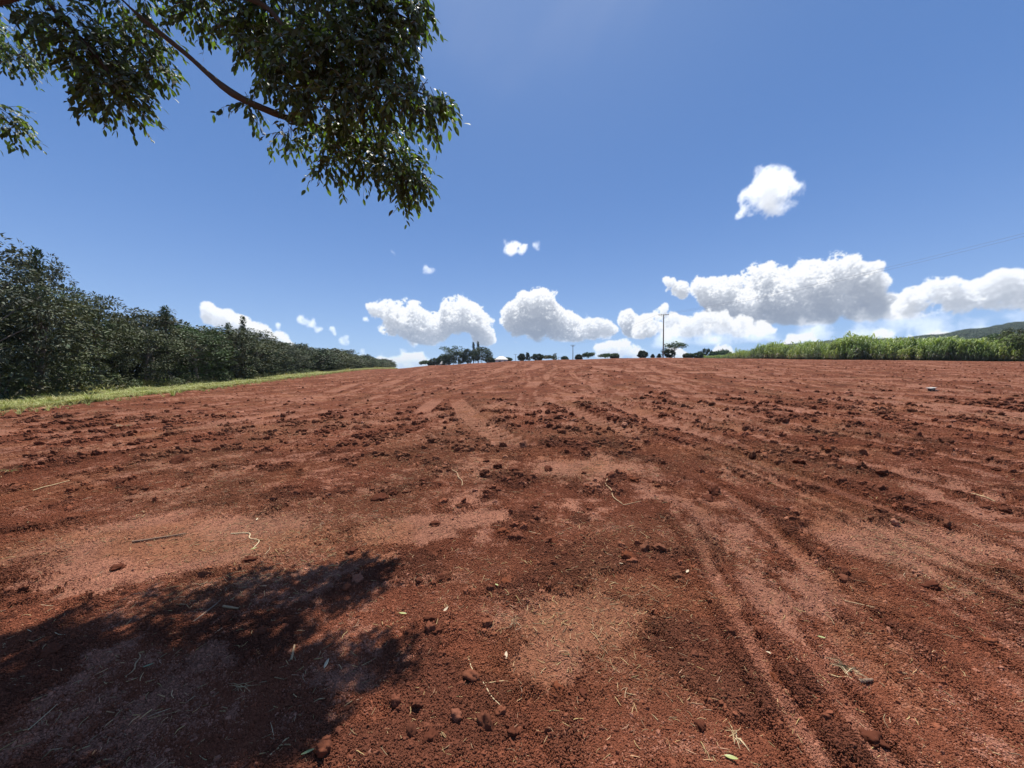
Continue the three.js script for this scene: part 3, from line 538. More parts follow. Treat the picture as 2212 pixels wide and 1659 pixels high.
// ---------------------------------------------------------------- foliage
function leafGeometry(len, wid, fold, curl) {                         // a pointed leaf with a midrib, its stalk at the origin
  const n = 5, pos = [], idx = [], uv = [];
  for (let i = 0; i <= n; i++) { const t = i / n, w = wid / 2 * Math.pow(Math.sin(Math.PI * Math.pow(t, 0.85) * 0.97 + 0.03 * Math.PI * 0.3), 0.9) * (i === n ? 0 : 1), y = -curl * len * t * t; for (const s of [-1, 0, 1]) { pos.push(s * w, y + Math.abs(s) * w * fold, t * len); uv.push(s / 2 + 0.5, t); } }
  for (let i = 0; i < n; i++) for (let s = 0; s < 2; s++) { const a = i * 3 + s, b = a + 3; idx.push(a, b, a + 1, b, b + 1, a + 1); }
  const g = new THREE.BufferGeometry(); g.setAttribute('position', new THREE.Float32BufferAttribute(pos, 3)); g.setAttribute('uv', new THREE.Float32BufferAttribute(uv, 2)); g.setIndex(idx); g.computeVertexNormals(); return g;
}
// leaves of a distant crown: bent diamonds gathered in clumps
class Leaves {
  constructor(seed) { this.r = rng(seed); this.pos = []; this.col = []; this.nor = []; }
  leaf(p, dir, up, len, wid, c) {
    const s = dir.clone().cross(up).normalize(), n = s.clone().cross(dir).normalize(), a = p, b = p.clone().addScaledVector(dir, len * 0.45).addScaledVector(s, wid / 2).addScaledVector(n, wid * 0.12), d = p.clone().addScaledVector(dir, len * 0.45).addScaledVector(s, -wid / 2).addScaledVector(n, wid * 0.12), e = p.clone().addScaledVector(dir, len).addScaledVector(n, -len * 0.1);
    for (const q of [a, b, e, a, e, d]) { this.pos.push(q.x, q.y, q.z); this.col.push(...c); }
  }
  clump(c, rx, ry, n, len, tint, droop = 0.2) {
    const r = this.r, v = V();
    for (let i = 0; i < n; i++) {
      v.set(r() * 2 - 1, r() * 2 - 1, r() * 2 - 1); if (v.lengthSq() > 1) { i--; continue; }
      const q = v.length(); v.multiplyScalar(Math.pow(q, 0.35) / (q || 1));
      const p = V(c.x + v.x * rx, c.y + v.y * ry, c.z + v.z * rx), out = v.clone().add(V((r() - 0.5) * 1.3, (r() - 0.5) * 1.1 - droop, (r() - 0.5) * 1.3)).normalize(), up = V((r() - 0.5) * 1.2, 1, (r() - 0.5) * 1.2).normalize(), t = 0.7 + 0.6 * r(), l = len * (0.7 + 0.6 * r());
      this.leaf(p, out, up, l, l * 0.45, [tint[0] * t * (0.9 + 0.3 * r()), tint[1] * t, tint[2] * t]);
    }
  }
  build() { const g = new THREE.BufferGeometry(); g.setAttribute('position', new THREE.Float32BufferAttribute(this.pos, 3)); g.setAttribute('color', new THREE.Float32BufferAttribute(this.col, 3)); g.computeVertexNormals(); return g; }
}
const crownMat = leafMat(1, 1, 1, 0.14, 0.05, { vertexColors: true });
const barkMat = std(0.13, 0.105, 0.085, 0.95), paleBark = std(0.23, 0.20, 0.17, 0.95);
// kinds of tree, unit sized: height 1 is scaled on placing, so sizes are given in metres for a tree of height H
const TINTS = Object.fromEntries(Object.entries({ dark: [0.044, 0.072, 0.026], olive: [0.072, 0.094, 0.036], brown: [0.082, 0.096, 0.044], grey: [0.076, 0.100, 0.056], mid: [0.056, 0.104, 0.028]}).map(([k, c]) => [k, c.map((x) => x * 1.0)]));
function treeModel(kind, H, Wd, seed, tint, big = 1, few = 1) {
  const r = rng(seed), L = new Leaves(seed + 500), limbs = [], o = new THREE.Group(); let low = 0.12;
  const trunkTop = V((r() - 0.5) * 0.08 * H, H * 0.72, (r() - 0.5) * 0.08 * H);
  if (kind === 'broad') {
    const n = 44;
    for (let i = 0; i < n; i++) {
      const t = Math.pow((i + 0.5) / n, 0.85), y = H * (0.09 + 0.87 * t), env = Wd / 2 * (0.42 + 0.72 * Math.sin(Math.PI * clamp(0.02 + t * 0.86))) * (t > 0.82 ? 1 - (t - 0.82) * 2.4 : 1), a = i * 2.4 + r() * 1.2, q = env * (0.35 + 0.65 * Math.sqrt(r())), c = V(Math.cos(a) * q, y + (r() - 0.5) * 0.08 * H, Math.sin(a) * q), s = H * (0.034 + 0.05 * r());
      const tv = 0.65 + 0.8 * r(), tn = tint.map((x) => x * tv);
      L.clump(c, s * 1.5, s * 0.8, Math.round((40 + 1500 * s / H) * few), 0.2 * big, tn);
      if (i % 4 === 0) limbs.push(limb([V(trunkTop.x * t, y * 0.62, trunkTop.z * t), V(c.x * 0.5, y * 0.85, c.z * 0.5), c], [0.035, 0.022, 0.008], 4));
    }
    for (let i = 0; i < 8; i++) { const a = r() * 6.3, q = Wd * 0.3 * Math.sqrt(r()), c = V(Math.cos(a) * q, H * (0.93 + 0.09 * r()), Math.sin(a) * q); L.clump(c, 0.03 * H, 0.05 * H, 30, 0.2 * big, tint); }   // loose leaders at the top
  } else if (kind === 'spire') {
    for (let i = 0; i < 26; i++) { const t = (i + 0.5) / 26, a = i * 2.4, q = Wd * 0.5 * (1 - t * 0.86) * (0.3 + 0.7 * r()), c = V(Math.cos(a) * q, H * (0.1 + 0.9 * t), Math.sin(a) * q); L.clump(c, Wd * 0.17 * (1.15 - t * 0.6), H * 0.05, 60 * few, 0.2 * big, tint.map((x) => x * (0.8 + 0.4 * r())), -0.5); }
    trunkTop.set(0, H * 0.95, 0);
  } else if (kind === 'umbrella') {
    low = 0.4; trunkTop.set((r() - 0.5) * 0.1 * H, H * 0.6, 0);
    for (let i = 0; i < 30; i++) { const a = i * 2.4, q = Wd * 0.5 * Math.sqrt((i + 0.5) / 30), c = V(Math.cos(a) * q, H * (0.95 - 0.45 * (q / Wd * 2) ** 2 * r() - 0.24 * r()), Math.sin(a) * q); L.clump(c, Wd * 0.1, H * 0.055, 60 * few, 0.28 * big, tint.map((x) => x * (0.75 + 0.5 * r()))); if (i % 3 === 0) limbs.push(limb([V(trunkTop.x * 0.7, H * (0.35 + 0.02 * (i % 5)), 0), V(c.x * 0.55, H * 0.68, c.z * 0.55), c], [0.012 * H, 0.008 * H, 0.003 * H], 5)); }
  } else if (kind === 'round') {
    for (let i = 0; i < 60; i++) { const y = 1 - 1.75 * (i + 0.5) / 60, q = Math.sqrt(Math.max(0, 1 - y * y)), a = i * 2.4, c = V(Math.cos(a) * q * Wd * 0.42, H * (0.55 + 0.4 * y), Math.sin(a) * q * Wd * 0.42); L.clump(c, Wd * 0.11, H * 0.07, 80 * few, 0.26 * big, tint.map((x) => x * (0.8 + 0.4 * r()))); }
  } else if (kind === 'bare') {
    low = 0.4; for (let i = 0; i < 9; i++) { const a = i * 2.4, c = V(Math.cos(a) * Wd * 0.45 * r(), H * (0.6 + 0.4 * r()), Math.sin(a) * Wd * 0.45 * r()); limbs.push(limb([V(0, H * 0.3, 0), V(c.x * 0.6, H * 0.55, c.z * 0.6), c], [0.01 * H, 0.007 * H, 0.003 * H], 4)); L.clump(c, Wd * 0.06, H * 0.04, 14, 0.22 * big, tint); }
  }
  const rad = kind === 'broad' ? 0.09 + 0.006 * H : 0.02 * H;
  part('trunk', mergeGeometries([limb([V(0, -0.3, 0), V((r() - 0.5) * 0.05 * H, H * 0.3, (r() - 0.5) * 0.05 * H), trunkTop], [rad * 1.25, rad * 0.85, rad * 0.3], 7, 0.15, seed), ...limbs]), r() < 0.35 ? paleBark : barkMat, o);
  part('crown', L.build(), crownMat, o);
  return o;
}
// the windbreak on the left
{
  const r = rng(61), models = []; let k = 0;
  for (const t of ['dark', 'olive', 'grey', 'brown', 'dark', 'olive', 'mid']) models.push(treeModel('broad', 7, 4.0, 100 + k++, TINTS[t]));
  const light = ['dark', 'olive', 'grey', 'brown', 'dark', 'olive', 'mid'].map((t, i) => treeModel('broad', 7, 4.0, 150 + i, TINTS[t], 1.7, 0.35));
  const height = table([[8, 7.1], [22, 7.3], [24.5, 7.5], [27, 6.9], [31, 6.3], [40, 6.7], [46, 6.4], [60, 5.9], [90, 5.3], [150, 5.6], [330, 6.4]]);
  const words = ['dark green', 'olive green', 'grey green', 'pale olive', 'blackish green', 'dull olive', 'mid green'];
  let z = 11, i = 0;
  while (z < 345) {
    const v = (i * 3 + Math.floor(r() * 2)) % 7, H = height(z) * (0.7 + 0.48 * r()), x = rowX(-z) - 1.0 + (r() - 0.5) * 3, o = (z < 75 ? models : light)[v].clone();
    const w = (0.7 + 0.55 * r()) * Math.min(1 + z / 160, 1.9);
    o.position.set(x, landform(x, -z), -z); o.rotation.y = r() * 6.3; o.scale.set(w, H / 7, w);
    const place = z < 19 ? 'at the very near end of the windbreak' : z < 26 ? 'among the tall near trees of the windbreak' : z < 60 ? 'in the nearer half of the windbreak' : z < 130 ? 'in the middle stretch of the windbreak' : 'in the far stretch of the windbreak';
    tag(o, 'windbreak_tree', `${words[v]} tree ${place}, front row`, 'tree', 'windbreak trees along the grass verge');
    z += 2.5 * (1 + z / 110) * (0.8 + 0.4 * r()); i++;
  }
  let j = 0;
  for (const [start, end, back] of [[10, 300, 4.2], [9, 75, 7]]) for (z = start; z < end;) {                                                   // trees behind, seen over and between the front ones
    const v = (j * 2 + 1) % 7, H = height(z) * (back > 5 ? 0.8 : 0.94 + 0.16 * r()), x = rowX(-z) - back - r() * 1.5, o = (z < 40 ? models : light)[v].clone(), w = 1.15 * Math.min(1 + z / 140, 2);
    o.position.set(x, landform(x, -z), -z); o.rotation.y = r() * 6.3; o.scale.set(w, H / 7, w);
    tag(o, 'windbreak_tree', `${words[v]} leafy tree ${back > 5 ? 'deep ' : ''}behind the ${z < 40 ? 'near' : z < 110 ? 'middle' : 'mid'} front row of the windbreak`, 'tree', 'windbreak trees behind the front row');
    z += (back > 5 ? 3 : 2.3) * (1 + z / 80); j++;
  }
  const sp = treeModel('spire', 7, 1.7, 140, TINTS.dark);
  for (const [x, zz, H, label] of [[523, 47, 7.6, 'slender tall tree rising above the windbreak against the white cloud'], [500, 45.5, 6.6, 'slim leader tree just left of the tall slender one in the windbreak'], [368, 34.5, 6.9, 'thin leaning treetop sticking out of the windbreak roof'], [70, 22.5, 8.4, 'pointed highest treetop of the windbreak, at its near end']]) {
    const p = at(x, 800, zz), o = sp.clone(); o.position.set(p.x, landform(p.x, -zz), -zz); o.scale.set(1.1, H / 7, 1.1); o.rotation.y = x; o.rotation.z = -0.04; tag(o, 'slender_tree', label, 'tree');
  }
  // shrubs and saplings at the foot
  const shrub = (() => { const L = new Leaves(900), q = rng(9); for (let i = 0; i < 9; i++) L.clump(V((q() - 0.5) * 1.2, 0.25 + 0.75 * q(), (q() - 0.5) * 1.2), 0.28, 0.26, 34, 0.17, TINTS.olive.map((c) => c * (0.9 + 0.6 * q()))); const o = new THREE.Group(); part('foliage', L.build(), crownMat, o); part('stem', mergeGeometries([0, 1, 2].map((k) => limb([V(0, -0.1, 0), V(0.2 * Math.cos(k * 2.1), 0.5, 0.2 * Math.sin(k * 2.1)), V(0.4 * Math.cos(k * 2.1), 1, 0.4 * Math.sin(k * 2.1))], [0.02, 0.015, 0.006], 4))), barkMat, o); return o; })();
  z = 13; let n = 0;
  while (z < 150 && n < 70) { const x = rowX(-z) + 0.9 + (r() - 0.5) * 1.4, o = shrub.clone(), s = 0.55 + 0.9 * r() ** 2; o.position.set(x, landform(x, -z), -z); o.rotation.y = r() * 6.3; o.scale.set(s * (1 + z / 120), s, s * (1 + z / 120)); tag(o, 'verge_shrub', `${s > 1 ? 'knee high' : 'low'} leafy shrub at the foot of the ${z < 26 ? 'near' : z < 50 ? 'middle' : 'mid'} windbreak trees`, 'shrub', 'shrubs at the foot of the windbreak'); z += 1.1 * (1 + z / 60) * (0.6 + 0.8 * r()); n++; }
}
console.log('windbreak done');
// grass verge
{
  const r = rng(71), pos = [], col = [];
  const blade = (a, l, w, lean) => { const c = Math.cos(a), s = Math.sin(a), x = c * 0.05 * r(), z = s * 0.05 * r(); const q = [[x - s * w, 0, z + c * w], [x + s * w, 0, z - c * w], [x + c * lean * 0.4 + s * w * 0.7, l * 0.62, z + s * lean * 0.4 - c * w * 0.7], [x + c * lean * 0.4 - s * w * 0.7, l * 0.62, z + s * lean * 0.4 + c * w * 0.7], [x + c * lean, l * (1 - lean * 0.5), z + s * lean]]; for (const k of [0, 1, 2, 0, 2, 3, 3, 2, 4]) pos.push(...q[k]); };
  for (let i = 0; i < 14; i++) blade(r() * 6.3, 0.22 + 0.2 * r(), 0.008 + 0.004 * r(), 0.08 + 0.2 * r());
  const g = new THREE.BufferGeometry(); g.setAttribute('position', new THREE.Float32BufferAttribute(pos, 3)); g.computeVertexNormals();
  const list = [];
  for (let k = 0; k < 60000; k++) {
    const z = 9 + 300 * Math.pow(r(), 2.4), w = r(), x = mix(rowX(-z) - 0.8, vergeX(-z), w) + (r() < 0.07 ? r() ** 2 * 2.2 : 0);
    list.push([x, z, (0.75 + 0.6 * r()) * (1 + z / 90) * (w < 0.18 ? 1.3 : 0.68) * (0.8 + 0.7 * Math.max(0, noise2(x * 0.8, z * 0.8))) * (r() < 0.012 ? 1.7 : 1)]);
  }
  const m = new THREE.InstancedMesh(g, leafMat(1, 1, 1, 0.3, 0.15), list.length), c = new THREE.Color();
  list.forEach(([x, z, s], i) => { dummy.position.set(x, landform(x, -z) - 0.02, -z); dummy.rotation.set(0, r() * 6.3, 0); dummy.scale.set(s * 1.2, s * 0.8, s * 1.2); dummy.updateMatrix(); m.setMatrixAt(i, dummy.matrix); const t = 0.75 + 0.5 * r(), y = r(); m.setColorAt(i, c.setRGB((0.29 + 0.12 * y) * t, 0.36 * t, (0.085 + 0.04 * y) * t)); });
  tag(m, 'verge_grass', 'bright green grass strip between the field and the windbreak', 'grass', null, 'stuff');
}

// ---------------------------------------------------------------- tall cane on the right
{
  const r = rng(81);
  const cane = (seed) => {
    const q = rng(seed), pos = [], col = [];
    const strip = (p, dir, len, wid, droop, c0) => { let prev = null; const side = V(-dir.z, 0, dir.x).normalize(); for (let i = 0; i <= 5; i++) { const t = i / 5, x = p.clone().addScaledVector(dir, len * t); x.y -= droop * len * t * t * t; const w = wid * (1 - t ** 2.5) * (0.5 + 0.5 * Math.min(1, t * 4)), a = x.clone().addScaledVector(side, w), b = x.clone().addScaledVector(side, -w); a.y += w * 0.5; b.y += w * 0.5; if (prev) for (const v of [prev[0], prev[1], b, prev[0], b, a]) { pos.push(v.x, v.y, v.z); col.push(...c0); } prev = [a, b]; } };
    for (let s = 0; s < 7; s++) {
      const bx = (q() - 0.5) * 0.9, bz = (q() - 0.5) * 0.9, lean = V((q() - 0.5) * 0.35, 1, (q() - 0.5) * 0.35), H = 2.1 + q() * 0.7;
      strip(V(bx, 0, bz), lean.clone().normalize(), H, 0.02, 0, [0.20, 0.22, 0.09]);
      for (let l = 0; l < 10; l++) {
        const t = 0.2 + 0.8 * l / 9, a = q() * 6.3, up = 0.75 + t * 0.9 + q() * 0.4, p = V(bx, 0, bz).addScaledVector(lean, H * t), d = V(Math.cos(a), up, Math.sin(a)).normalize(), y = q(), dry = t < 0.42 && q() < 0.5;
        strip(p, d, 1.0 + 0.7 * q(), 0.055, 0.75 + 0.4 * q(), dry ? [0.30, 0.27, 0.16] : [0.18 + 0.14 * y, 0.28 + 0.10 * y, 0.035 + 0.025 * y]);
      }
    }
    const g = new THREE.BufferGeometry(); g.setAttribute('position', new THREE.Float32BufferAttribute(pos, 3)); g.setAttribute('color', new THREE.Float32BufferAttribute(col, 3)); g.computeVertexNormals(); return g;
  };
  const shapes = [1, 2, 3, 4].map((s) => cane(s + 300)), mat = leafMat(1, 1, 1, 0.42, 0.25, { vertexColors: true });
  const mats = [[1, 1, 1], [0.62, 0.72, 0.7], [1.1, 1.05, 0.9], [0.45, 0.55, 0.6]].map((c) => leafMat(...c, 0.42, 0.25, { vertexColors: true }));
  const curve = new THREE.CatmullRomCurve3(CANE.map(([x, z]) => V(x, 0, z))), pts = curve.getSpacedPoints(900), tall = (x, z) => (1.04 + 0.42 * noise2(x * 0.13 + z * 0.11, 4) + 0.2 * noise2(x * 0.5, z * 0.5)) * (1 - 0.6 * smooth(-95, -165, z));
  let count = 0, last = null;
  for (let i = 0; i < pts.length && count < 190; i++) {
    const p = pts[i]; if (p.z > -40 || p.z < -230) continue;
    if (last && p.distanceTo(last) < 0.75 + Math.abs(p.z) * 0.0025) continue; last = p;
    const x = p.x + (r() - 0.5) * 0.9 + 0.6, z = p.z + (r() - 0.5) * 0.9, s = tall(x, z) * (0.65 + 0.6 * r()) * (r() < 0.09 ? 1.3 : 1), m = new THREE.Mesh(shapes[count % 4], mats[Math.floor(r() * 4)]);
    m.position.set(x, landform(x, z) - 0.05, z); m.rotation.y = r() * 6.3; m.scale.set(s * 1.1, s, s * 1.1);
    tag(m, 'cane_clump', `${s > 1.3 ? 'tall' : s > 1 ? 'medium' : 'short'} green cane clump at the ${z > -66 ? 'right end' : z > -82 ? 'right half' : z > -110 ? 'middle' : z > -140 ? 'left half' : z > -185 ? 'tapering left part' : 'far left end'} of the crop front`, 'cane', 'cane clumps along the crop front'); count++;
  }
  console.log('cane front', count);
  const list = [], tone = new THREE.Color();
  for (let k = 0; k < 60000 && list.length < 9000; k++) {
    const u = 0.3 + 1.3 * r(), d = 48 + 230 * r() ** 1.5, x = u * d, z = -d, e = caneDistance(x, z); if (e < 1.2 || e > 24) continue;
    list.push([x, z, tall(x, z) * (0.7 + 0.65 * r() ** 1.5) * (1 + 0.006 * e)]);
  }
  shapes.forEach((g, v) => {
    const part = list.filter((_, i) => i % 4 === v), m = new THREE.InstancedMesh(g, mat, part.length);
    part.forEach(([x, z, s], i) => { dummy.position.set(x, landform(x, z) - 0.05, z); dummy.rotation.set(0, r() * 6.3, 0); dummy.scale.set(s * 1.15, s, s * 1.15); dummy.updateMatrix(); m.setMatrixAt(i, dummy.matrix); const k = 0.55 + 0.6 * r(); m.setColorAt(i, tone.setRGB(k, k * (1 + 0.06 * r()), k)); });
    tag(m, 'cane_crop', 'dense green cane crop standing behind its front clumps', 'cane', 'cane crop mass', 'stuff');
  });
}
console.log('cane done');

// ---------------------------------------------------------------- trees, houses and poles on the crest
{
  const tree = (kind, x, base, top, width, z, tint, seed, label, name) => {
    const a = at(x, base, z), H = (base - top) / 830 * z * 1.06, W = width / 830 * z, o = treeModel(kind, H, W, seed, TINTS[tint], clamp(z / 75, 1, 3.6), z > 100 ? 0.7 : 0.9);
    o.position.set(a.x, Math.min(landform(a.x, -z), a.y + 0.5), -z); const lift = a.y - o.position.y; o.scale.y = (H + Math.max(0, lift)) / H;
    tag(o, name, label, 'tree');
  };
  tree('umbrella', 979, 787, 750, 56, 215, 'mid', 201, 'wide flat topped tree left of the dark round one on the crest', 'umbrella_tree');
  tree('round', 1041, 784, 753, 44, 210, 'dark', 202, 'big dark round topped tree beside two spires on the crest', 'round_tree');
  tree('spire', 1023, 785, 744, 11, 214, 'dark', 203, 'left one of two narrow spires behind the round tree', 'spire_tree');
  tree('spire', 1033, 785, 743, 10, 216, 'dark', 204, 'right one of two narrow spires behind the round tree', 'spire_tree');
  tree('broad', 965, 788, 768, 34, 205, 'dark', 205, 'dark thicket tree under the flat topped tree', 'thicket_tree');
  tree('broad', 990, 787, 764, 34, 206, 'dark', 206, 'dark thicket tree between flat topped and spired trees', 'thicket_tree');
  tree('broad', 1010, 786, 758, 24, 204, 'dark', 207, 'dense tree left of the two spires', 'thicket_tree');
  tree('umbrella', 920, 791, 780, 26, 230, 'mid', 208, 'low spreading tree at the left end of the crest trees', 'umbrella_tree');
  tree('broad', 942, 790, 777, 24, 225, 'grey', 209, 'low bushy tree between spreading and flat topped trees', 'bush_tree');
  tree('broad', 957, 788, 771, 26, 222, 'mid', 221, 'bushy tree at the left foot of the flat topped tree', 'bush_tree');
  tree('broad', 1068, 783, 776, 24, 205, 'mid', 210, 'low round bush right of the big round tree', 'bush_tree');
  tree('broad', 1058, 784, 774, 20, 202, 'olive', 222, 'low bush in front of the big round tree', 'bush_tree');
  tree('round', 1085, 782, 774, 14, 260, 'mid', 211, 'small round tree behind the cream roofed house', 'bush_tree');
  tree('broad', 1127, 781, 767, 14, 200, 'dark', 212, 'upright dark tree right of the cream roofed house', 'bush_tree');
  tree('spire', 1140, 781, 765, 14, 198, 'dark', 213, 'cone shaped tree right of the cream roofed house', 'cone_tree');
  tree('broad', 1161, 780, 767, 26, 200, 'dark', 214, 'low dark rounded tree right of the cone tree', 'round_tree');
  tree('umbrella', 1184, 780, 771, 34, 200, 'olive', 215, 'low flat hedge like tree left of the middle pole', 'umbrella_tree');
  tree('bare', 1198, 779, 765, 10, 205, 'grey', 216, 'bare twiggy sapling left of the middle pole', 'bare_tree');
  tree('broad', 1250, 778, 768, 14, 220, 'grey', 217, 'thin pale bush right of the middle pole', 'bush_tree');
  tree('umbrella', 1270, 777, 763, 24, 220, 'mid', 218, 'open branched small tree right of the middle pole', 'umbrella_tree');
  tree('umbrella', 1312, 776, 765, 36, 230, 'mid', 219, 'low wide tree halfway between the two largest poles', 'umbrella_tree');
  tree('round', 1328, 776, 766, 16, 232, 'dark', 223, 'dark cap shaped tree halfway between the largest poles', 'round_tree');
  tree('broad', 1388, 775, 761, 19, 180, 'dark', 220, 'small round tree left of the tallest pole', 'round_tree');
  tree('spire', 1410, 774, 768, 9, 175, 'dark', 224, 'tiny conical shrub left of the tallest pole', 'cone_tree');
  tree('spire', 1424, 774, 767, 9, 175, 'dark', 225, 'tiny conical shrub at the foot of the tallest pole', 'cone_tree');
  tree('umbrella', 1457, 774, 741, 46, 125, 'mid', 226, 'tiered spreading tree right behind the tallest pole', 'umbrella_tree');
  tree('broad', 1445, 774, 758, 24, 124, 'dark', 227, 'dense lower growth under the tiered tree at the tallest pole', 'bush_tree');
  tree('broad', 1525, 768, 756, 26, 300, 'dark', 228, 'dark tree behind the far cane, left one', 'round_tree');
  tree('umbrella', 1562, 768, 757, 30, 310, 'mid', 229, 'spreading tree behind the far cane, right one', 'umbrella_tree');
  for (const [x, top, w, z, kind, tint, label] of [[933, 783, 16, 235, 'broad', 'dark', 'dark low bush right of the low spreading tree'], [1098, 776, 14, 230, 'broad', 'mid', 'bush behind the cream roofed house on its right'], [1220, 772, 14, 260, 'broad', 'mid', 'small bush just left of the middle pole'], [1487, 765, 22, 200, 'broad', 'mid', 'green bush right of the tiered tree'], [1508, 764, 20, 210, 'broad', 'mid', 'bright bush where the cane begins'], [1545, 762, 24, 240, 'broad', 'mid', 'bush between the two trees behind the far cane']]) tree(kind, x, 790 - (x - 895) * 0.028, top, w, z, tint, Math.round(x), label, 'bush_tree');
  // trees at the right edge behind the cane
  tree('broad', 2190, 776, 716, 60, 66, 'olive', 230, 'olive tree in the cane nearest the right edge', 'edge_tree');
  tree('broad', 2150, 776, 727, 44, 72, 'mid', 231, 'green bushy tree in the cane left of the olive tree', 'edge_tree');
  tree('broad', 2245, 776, 712, 70, 64, 'mid', 232, 'green tree just past the right edge of the cane', 'edge_tree');

  const house = (x, y, w, z, label) => {
    const o = new THREE.Group(), p = at(x, y, z), W = w / 830 * z, D = W * 0.7, h = 2.6; o.position.set(p.x, p.y - 1.6, -z); o.rotation.y = 0.35;
    part('wall', new THREE.BoxGeometry(W * 0.88, h, D * 0.86).translate(0, h / 2, 0), std(0.62, 0.60, 0.54, 0.85), o);
    const a = W / 2, b = D / 2, t = h + 1.7, k = W * 0.18, f = [[-a, h, b], [a, h, b], [a, h, -b], [-a, h, -b], [-k, t, 0], [k, t, 0]], faces = [0, 1, 5, 0, 5, 4, 1, 2, 5, 2, 3, 4, 2, 4, 5, 3, 0, 4, 0, 2, 1, 0, 3, 2], g = new THREE.BufferGeometry();
    g.setAttribute('position', new THREE.Float32BufferAttribute(faces.flatMap((i) => f[i]), 3)); g.computeVertexNormals(); part('roof', g, std(0.66, 0.63, 0.53, 0.6), o);
    for (const s of [-0.25, 0.2]) part('window', new THREE.BoxGeometry(1.2, 1, 0.06).translate(s * W, 1.5, D * 0.43 + 0.02), std(0.03, 0.035, 0.04, 0.15), o);
    tag(o, 'farm_house', label, 'house');
  };
  house(1083, 781, 26, 190, 'cream hip roofed house just showing over the crest');
  house(957, 789.5, 13, 215, 'small pale roof showing low under the flat topped tree');

  const wood = std(0.16, 0.135, 0.115, 0.9), steel = std(0.35, 0.36, 0.37, 0.5), glaze = std(0.30, 0.27, 0.24, 0.3);
  const pole = (x, base, top, z, arms, label, thick = 0.15) => {
    const o = new THREE.Group(), p = at(x, base, z), q = at(x, top, z), y0 = Math.min(p.y, landform(p.x, -z)) - 0.3, H = q.y - y0; o.position.set(p.x, y0, -z); o.rotation.y = -0.25;
    part('post', limb([V(0, 0, 0), V(0.02, H / 2, 0), V(0, H, 0)], [thick, thick * 0.85, thick * 0.65], 8, 0.03, 4), wood, o);
    arms.forEach(([dy, len]) => { const a = part('crossarm', new THREE.BoxGeometry(len, 0.13, 0.11).translate(0, H - dy, 0.14), wood, o); for (const s of [-0.46, -0.2, 0.2, 0.46]) part('insulator', new THREE.LatheGeometry([[0.0, 0], [0.07, 0.01], [0.05, 0.08], [0.08, 0.1], [0.03, 0.2], [0, 0.22]].map(([u, v]) => new THREE.Vector2(u, v)), 8).translate(s * len, H - dy + 0.06, 0.14), glaze, a); for (const s of [-1, 1]) part('brace', limb([V(s * len * 0.28, H - dy - 0.06, 0.14), V(s * len * 0.14, H - dy - 0.4, 0.14), V(0, H - dy - 0.75, 0.1)], [0.02, 0.02, 0.02], 4), steel, a); });
    o.updateMatrixWorld(); tag(o, 'utility_pole', label, 'pole');
    return arms.flatMap(([dy, len]) => [-0.46, 0.46].map((s) => o.localToWorld(V(s * len, H - dy + 0.27, 0.14))));
  };
  const a = pole(1432.5, 773, 679, 100, [[0.15, 2.5]], 'tallest wooden utility pole with one crossarm, right of the middle', 0.17);
  const b = pole(1237.5, 778, 745, 200, [[0.2, 2.6], [0.75, 1.4]], 'middle sized utility pole with two crossarms near the middle of the crest', 0.2);
  const c = pole(1169, 780, 766, 330, [[0.3, 4]], 'tiny far pole standing over the low hedge like tree', 0.2), d = pole(1113.5, 782, 765, 340, [[0.3, 3.4]], 'tiny far pole right of the cream roofed house', 0.2), e = pole(1207, 779, 771, 350, [[0.3, 3]], 'tiny far pole left of the middle sized one', 0.2);
  const f = [at(2400, 455, 37), at(2400, 462, 37.6)], wireMat = std(0.10, 0.10, 0.11, 0.5);
  const wire = (p, q, sag, rad, label) => { const pts = [...Array(17)].map((_, i) => { const t = i / 16, v = p.clone().lerp(q, t); v.y -= sag * 4 * t * (1 - t); return v; }), m = new THREE.Mesh(limb(pts, [rad, rad], 4), wireMat); tag(m, 'power_line', label, 'wire'); };
  wire(a[0], f[0], 1.0, 0.011, 'thin wire from the tallest pole to the right edge, upper one'); wire(a[1], f[1], 1.0, 0.011, 'thin wire from the tallest pole to the right edge, lower one');
  wire(a[0], b[0], 1.0, 0.012, 'thin wire between the two largest poles, left one'); wire(a[1], b[1], 1.0, 0.012, 'thin wire between the two largest poles, right one');
}
console.log('crest done');

